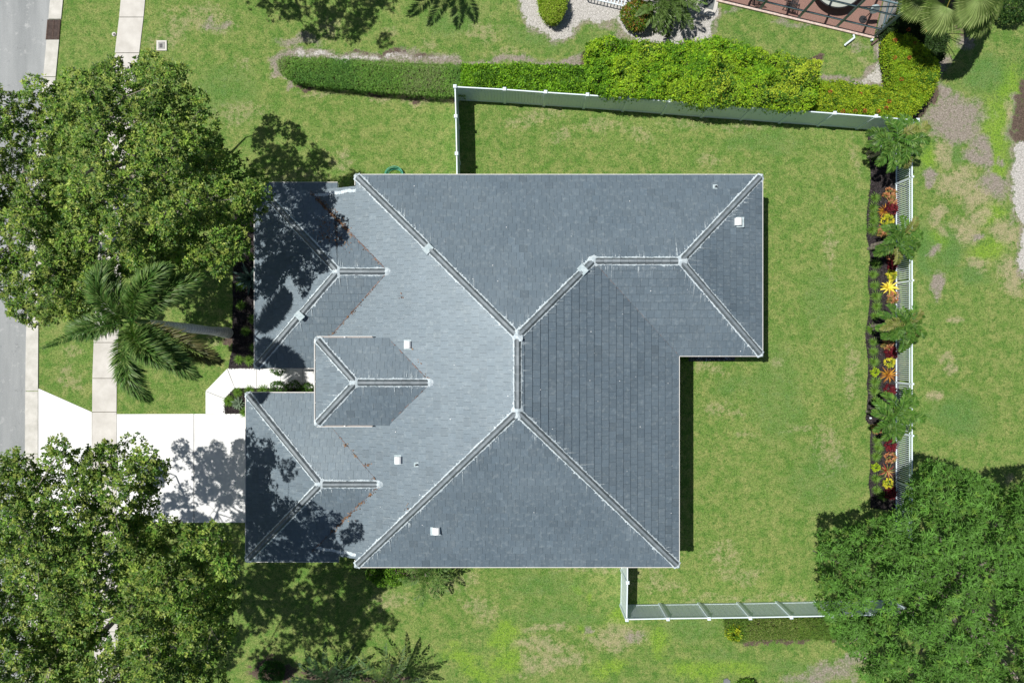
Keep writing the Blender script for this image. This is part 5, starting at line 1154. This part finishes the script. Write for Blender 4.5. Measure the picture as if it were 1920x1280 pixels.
# ------------------------------------------------------------------ small objects
def rect_px(cx, cy, w_, h_): return P2([(cx - w_ / 2, cy - h_ / 2), (cx + w_ / 2, cy - h_ / 2), (cx + w_ / 2, cy + h_ / 2), (cx - w_ / 2, cy + h_ / 2)])
t = thing('storm_drain', 'rusty slotted iron storm drain grate set into the kerb', 'drain', tuple(W(101, 56, .05)))
b = MB(); b.prism(P2([(89, 37), (115, 37), (111, 75), (86, 75)]), -.05, .012); b.build('drain_pit', M['dark'], t)
b = MB()
for x in (90, 101, 112): b.beam(W(x, 37.5, .045), W(x - 3.2, 74.5, .045), .05, .04)
for i in range(17):
    y = 38.6 + i * 2.18; b.beam(W(89.5 - (y - 37) * .08, y, .05), W(114 - (y - 37) * .08, y, .05), .024, .03)
b.build('grate', M['grate'], t)
t = thing('utility_box', 'square pale concrete utility box lid in the front lawn', 'utility box', tuple(W(303.5, 86, 0)))
b = MB(); p = W(303.5, 86, .02); b.box(p, (.50, .50, .07)); b.build('collar', M['walk'], t); b = MB(); b.box(p + (0, 0, .04), (.32, .34, .02)); b.build('lid', pmat('grey_plastic', (.28, .28, .27), (.36, .36, .34), 6, .7), t)
b = MB(); b.box(p + (-.02, -.02, .055), (.14, .2, .012)); b.build('reader_hatch', M['dark'], t)
t = thing('valve_cover', 'small round valve cover beside the sidewalk edge', 'valve cover', tuple(W(214, 65, 0))); b = MB(); b.cone(W(214.5, 65, 0), .11, .10, .05, 16); b.build('ring', M['walk'], t); b = MB(); b.cone(W(214.5, 65, .045), .06, .06, .015, 12); b.build('lid', M['dark'], t)
# hose
b = MB(); rng = np.random.default_rng(4); c = W(740, 331, .1)
for k in range(7):
    a = np.linspace(0, 6.6, 40); r_ = .42 + .05 * math.sin(k * 2.1); b.tube(np.stack([c[0] + r_ * np.cos(a) + .04 * math.sin(k), c[1] + .02 * k + r_ * .85 * np.sin(a), .04 + .03 * k + .02 * np.sin(a * 2 + k)], 1), .013, 6, 0, (1, 1, 1) if k % 3 else (2.5, 1.4, 1.6))
tag(b.build('garden_hose', M['hose'], None, smooth=True, origin=(c[0], c[1], 0)), 'coiled green garden hose on the grass at the north wall', 'hose')
# patio of the neighbour: slab, cage, furniture
S0 = W(1130, -51, 0); C0 = W(1637.5, 70, 0); dv = C0 - S0; dl = np.linalg.norm(dv); dv /= dl; pv = np.array([-dv[1], dv[0], 0])
b = MB(); q_ = [S0 + dv * (dl * .42), C0, C0 + pv * 9, S0 + dv * (dl * .42) + pv * 9]; b.prism([(p[0], p[1]) for p in q_], -.05, .06)
tag(b.build('patio', M['brick']), 'red brick paved patio under the screen cage', kind='structure')
b = MB(); a_ = S0 + dv * dl * .42; b.beam(a_ + (0, 0, .05) - pv * .06, C0 + (0, 0, .05) - pv * .06, .12, .14)
tag(b.build('patio_kerb', pmat('pink_brick_edge', (.50, .36, .31), (.68, .58, .52), 9, .9)), 'pinkish brick edge along the patio', kind='structure')
b = MB(); e0 = C0 + dv * .02; b.prism([tuple(p[:2]) for p in (e0 + dv * .05, e0 + dv * .75, e0 + dv * .75 + pv * 9, e0 + dv * .05 + pv * 9)], -.05, .04)
tag(b.build('side_path', pmat('dull_concrete', (.30, .29, .27), (.42, .41, .38), 4, .9)), 'grey concrete strip beside the screen cage', kind='structure')
cg = thing('pool_cage', 'blue-grey aluminium screen cage over the brick patio at the top edge', 'screen enclosure', tuple(C0))
n = 7; hgt = 3.2; sp = 1.93
for i in range(n):
    p = C0 - dv * sp * i; b = MB(); b.beam(p + (0, 0, .05), p + (0, 0, hgt), .06, .11, up=tuple(dv)); b.build('post', M['cage'], cg)
for i in range(1, 5): p = C0 + pv * 2.0 * i; b = MB(); b.beam(p + (0, 0, .05), p + (0, 0, hgt), .06, .11, up=tuple(pv)); b.build('post', M['cage'], cg)
far = C0 - dv * sp * (n - 1); cor = C0 + pv * 8
for z in (.85, 2.25, hgt): b = MB(); b.beam(C0 + (0, 0, z), far + (0, 0, z), .06, .07); b.build('rail', M['cage'], cg); b = MB(); b.beam(C0 + (0, 0, z), cor + (0, 0, z), .06, .07); b.build('rail', M['cage'], cg)
for i in range(n): p = C0 - dv * sp * i; b = MB(); b.beam(p + (0, 0, hgt), p + pv * 3 + (0, 0, hgt + 1.2), .06, .11); b.beam(p + pv * 3 + (0, 0, hgt + 1.2), p + pv * 8 + (0, 0, hgt + 1.2), .06, .11); b.build('roof_beam', M['cage'], cg)
b = MB(); b.beam(C0 + pv * .05 + (0, 0, 1.0), C0 + pv * 1.95 + (0, 0, 2.2), .04, .05); b.beam(C0 - dv * sp + (0, 0, 2.2), C0 - dv * .02 + (0, 0, hgt), .04, .05); b.build('brace', M['cage'], cg)
b = MB(); b.add([C0 + (0, 0, .1), far + (0, 0, .1), far + (0, 0, hgt), C0 + (0, 0, hgt)], [[0, 1, 2, 3]]); b.add([C0 + (0, 0, .1), cor + (0, 0, .1), cor + (0, 0, hgt), C0 + (0, 0, hgt)], [[0, 1, 2, 3]]); b.build('screen', M['screen'], cg)
t = thing('patio_table', 'large round pale glass table with dark rim on the brick patio', 'table', tuple(W(1572, -33, 0)))
b = MB(); c = W(1572, -33, .72); b.cone(c, 1.22, 1.22, .03, 48); b.build('table_top', pmat('frosted_glass', (.42, .46, .42), (.5, .53, .48), 1, .3), t)
a = np.linspace(0, 2 * math.pi, 49); b = MB(); b.tube(np.stack([c[0] + 1.24 * np.cos(a), c[1] + 1.24 * np.sin(a), np.full(49, .735)], 1), .035, 6, cap=False); b.build('rim', M['dark'], t)
for i in range(4): b = MB(); b.tube([(c[0] + .8 * math.cos(i * 1.57), c[1] + .8 * math.sin(i * 1.57), .06), (c[0] + .5 * math.cos(i * 1.57), c[1] + .5 * math.sin(i * 1.57), .72)], .03, 6); b.build('leg', M['dark'], t)
def chair(px, py, rz, lab):
    c = W(px, py, .06); t = thing('patio_chair', lab, 'chair', tuple(c), 'dark patio chairs in the screen cage'); ca, sa = math.cos(rz), math.sin(rz)
    T = lambda x, y, z: (c[0] + x * ca - y * sa, c[1] + x * sa + y * ca, .06 + z)
    b = MB()
    for i in range(9): b.beam(T(-.24 + i * .06, -.24, .43), T(-.24 + i * .06, .24, .43), .03, .02)
    b.beam(T(-.25, -.25, .42), T(.25, -.25, .42), .03, .03); b.beam(T(-.25, .25, .42), T(.25, .25, .42), .03, .03); b.build('seat', M['dark'], t)
    b = MB()
    for i in range(7): b.beam(T(-.24 + i * .08, .25, .45), T(-.24 + i * .08, .34, .95), .02, .02)
    b.beam(T(-.26, .34, .95), T(.26, .34, .95), .03, .03); b.build('backrest', M['dark'], t)
    for x in (-.24, .24):
        for y in (-.24, .24): b = MB(); b.beam(T(x, y, 0), T(x, y, .43), .03, .03); b.build('leg', M['dark'], t)
        b = MB(); b.beam(T(x, -.24, .65), T(x, .28, .65), .04, .02); b.build('armrest', M['dark'], t)
chair(1478, 12, 2.9, 'dark metal patio chair left of the round table'); chair(1413, -2, 3.1, 'dark metal patio chair farthest left in the cage')
t = thing('pedestal_fan', 'pale round pedestal fan near the cage corner', 'fan', tuple(W(1618, 37, .06)))
b = MB(); c = W(1618, 37, .06); b.cone(c, .2, .18, .04, 16); b.build('foot', M['dark'], t); b = MB(); b.tube([c, c + (0, 0, 1.0)], .02, 6); b.build('pole', M['dark'], t); b = MB(); b.tube([c + (0, .05, 1.1), c + (0, -.08, 1.14)], [.24, .22], 18); b.build('cage', M['flash'], t)
t = thing('drain_pipe', 'white plastic drain pipe elbow lying on the lawn by the patio', 'pipe', tuple(W(1590, 80, 0)))
b = MB(); b.tube([W(1600.5, 66, .06), W(1602, 71, .12), W(1585, 84, .16)], [.05, .05, .05], 8); b.tube([W(1585, 84, .16), W(1585, 84, .02)], [.05, .055], 8); b.build('pipe', M['white'], t)
t = thing('hose_bib', 'brown irrigation valve with white caps at the cage corner', 'valve', tuple(W(1640, 76, 0)))
b = MB(); b.tube([W(1634, 84, .1), W(1646, 74, .14)], .05, 7); b.build('valve_body', M['grate'], t)
for px, py in ((1651, 73), (1651, 80), (1634, 76)): b = MB(); b.cone(W(px, py, .1), .06, .05, .1, 8); b.build('cap', M['white'], t)
# pad with dark mat
b = MB(); b.prism(P2([(1310, -20), (1350, -20), (1344, 18), (1336, 34), (1306, 26)]), -.05, .05); tag(b.build('step_slab', M['walk']), 'pale concrete step slab at the neighbour\'s path', kind='structure')
b = MB(); b.box(tuple(W(1326, 3, .065)), (.72, .68, .03), R(-13)); b.box(tuple(W(1326, 3, .083)), (.62, .58, .008), R(-13)); o = tag(b.build('door_mat', pmat('grey_mat', (.13, .145, .145), (.17, .185, .185), 8, .9), None, origin=tuple(W(1326, 3, .05))), 'dark grey square mat on the pale concrete step', 'mat')
# white slatted rail at the top edge
t = thing('garden_bench', 'white slatted bench edge at the top of the photo', 'bench', tuple(W(1140, -4, 0)))
b = MB(); b.beam(W(1098, -5, .45), W(1172, 12, .45), .05, .04); b.beam(W(1102, -20, .45), W(1176, -3, .45), .05, .04); b.build('seat_frame', M['white'], t)
b = MB()
for i in range(12): b.beam(W(1102 + i * 6.2, -4 + i * 1.42, .47), W(1105 + i * 6.2, -18 + i * 1.42, .47), .04, .02)
b.build('seat', M['white'], t)
for px, py in ((1099, -5), (1171, 12), (1103, -20), (1175, -3)): b = MB(); b.beam(W(px, py, 0), W(px, py, .45), .05, .05); b.build('leg', M['white'], t)
# stepping stone at the bottom
b = MB(); b.prism(P2([(1357, 1272), (1363, 1270), (1369, 1275), (1367, 1284), (1360, 1284), (1356, 1278)]), -.02, .05); tag(b.build('stepping_stone', pmat('slate', (.14, .15, .16), (.2, .21, .22), 6, .8), None, origin=tuple(W(1362, 1277, 0))), 'small dark slate stepping stone at the bottom edge', 'stone')
bush('shrub', 'low dark shrub at the bottom edge near the stepping stone', 1405, 1300, .55, .8, 2500, GR, 120)
# low-voltage lights in the beds
for px, py, lab in ((1650, 275, 'white garden light beneath the topmost feather palm'), (1649, 615, 'white garden light left of the third feather palm'), (1630, 783, 'white garden light left of the lowest feather palm'), (699, 1074, 'white garden light between the shrubs at the south wall')):
    c = W(px, py, .1); t = thing('garden_light', lab, 'garden light', (c[0], c[1], 0), 'small white garden lights'); b = MB(); b.cone((c[0], c[1], 0), .02, .02, .2, 6); b.build('stake', M['dark'], t); b = MB(); b.cone((c[0], c[1], .2), .055, .035, .07, 10); b.build('lamp_head', M['white'], t)
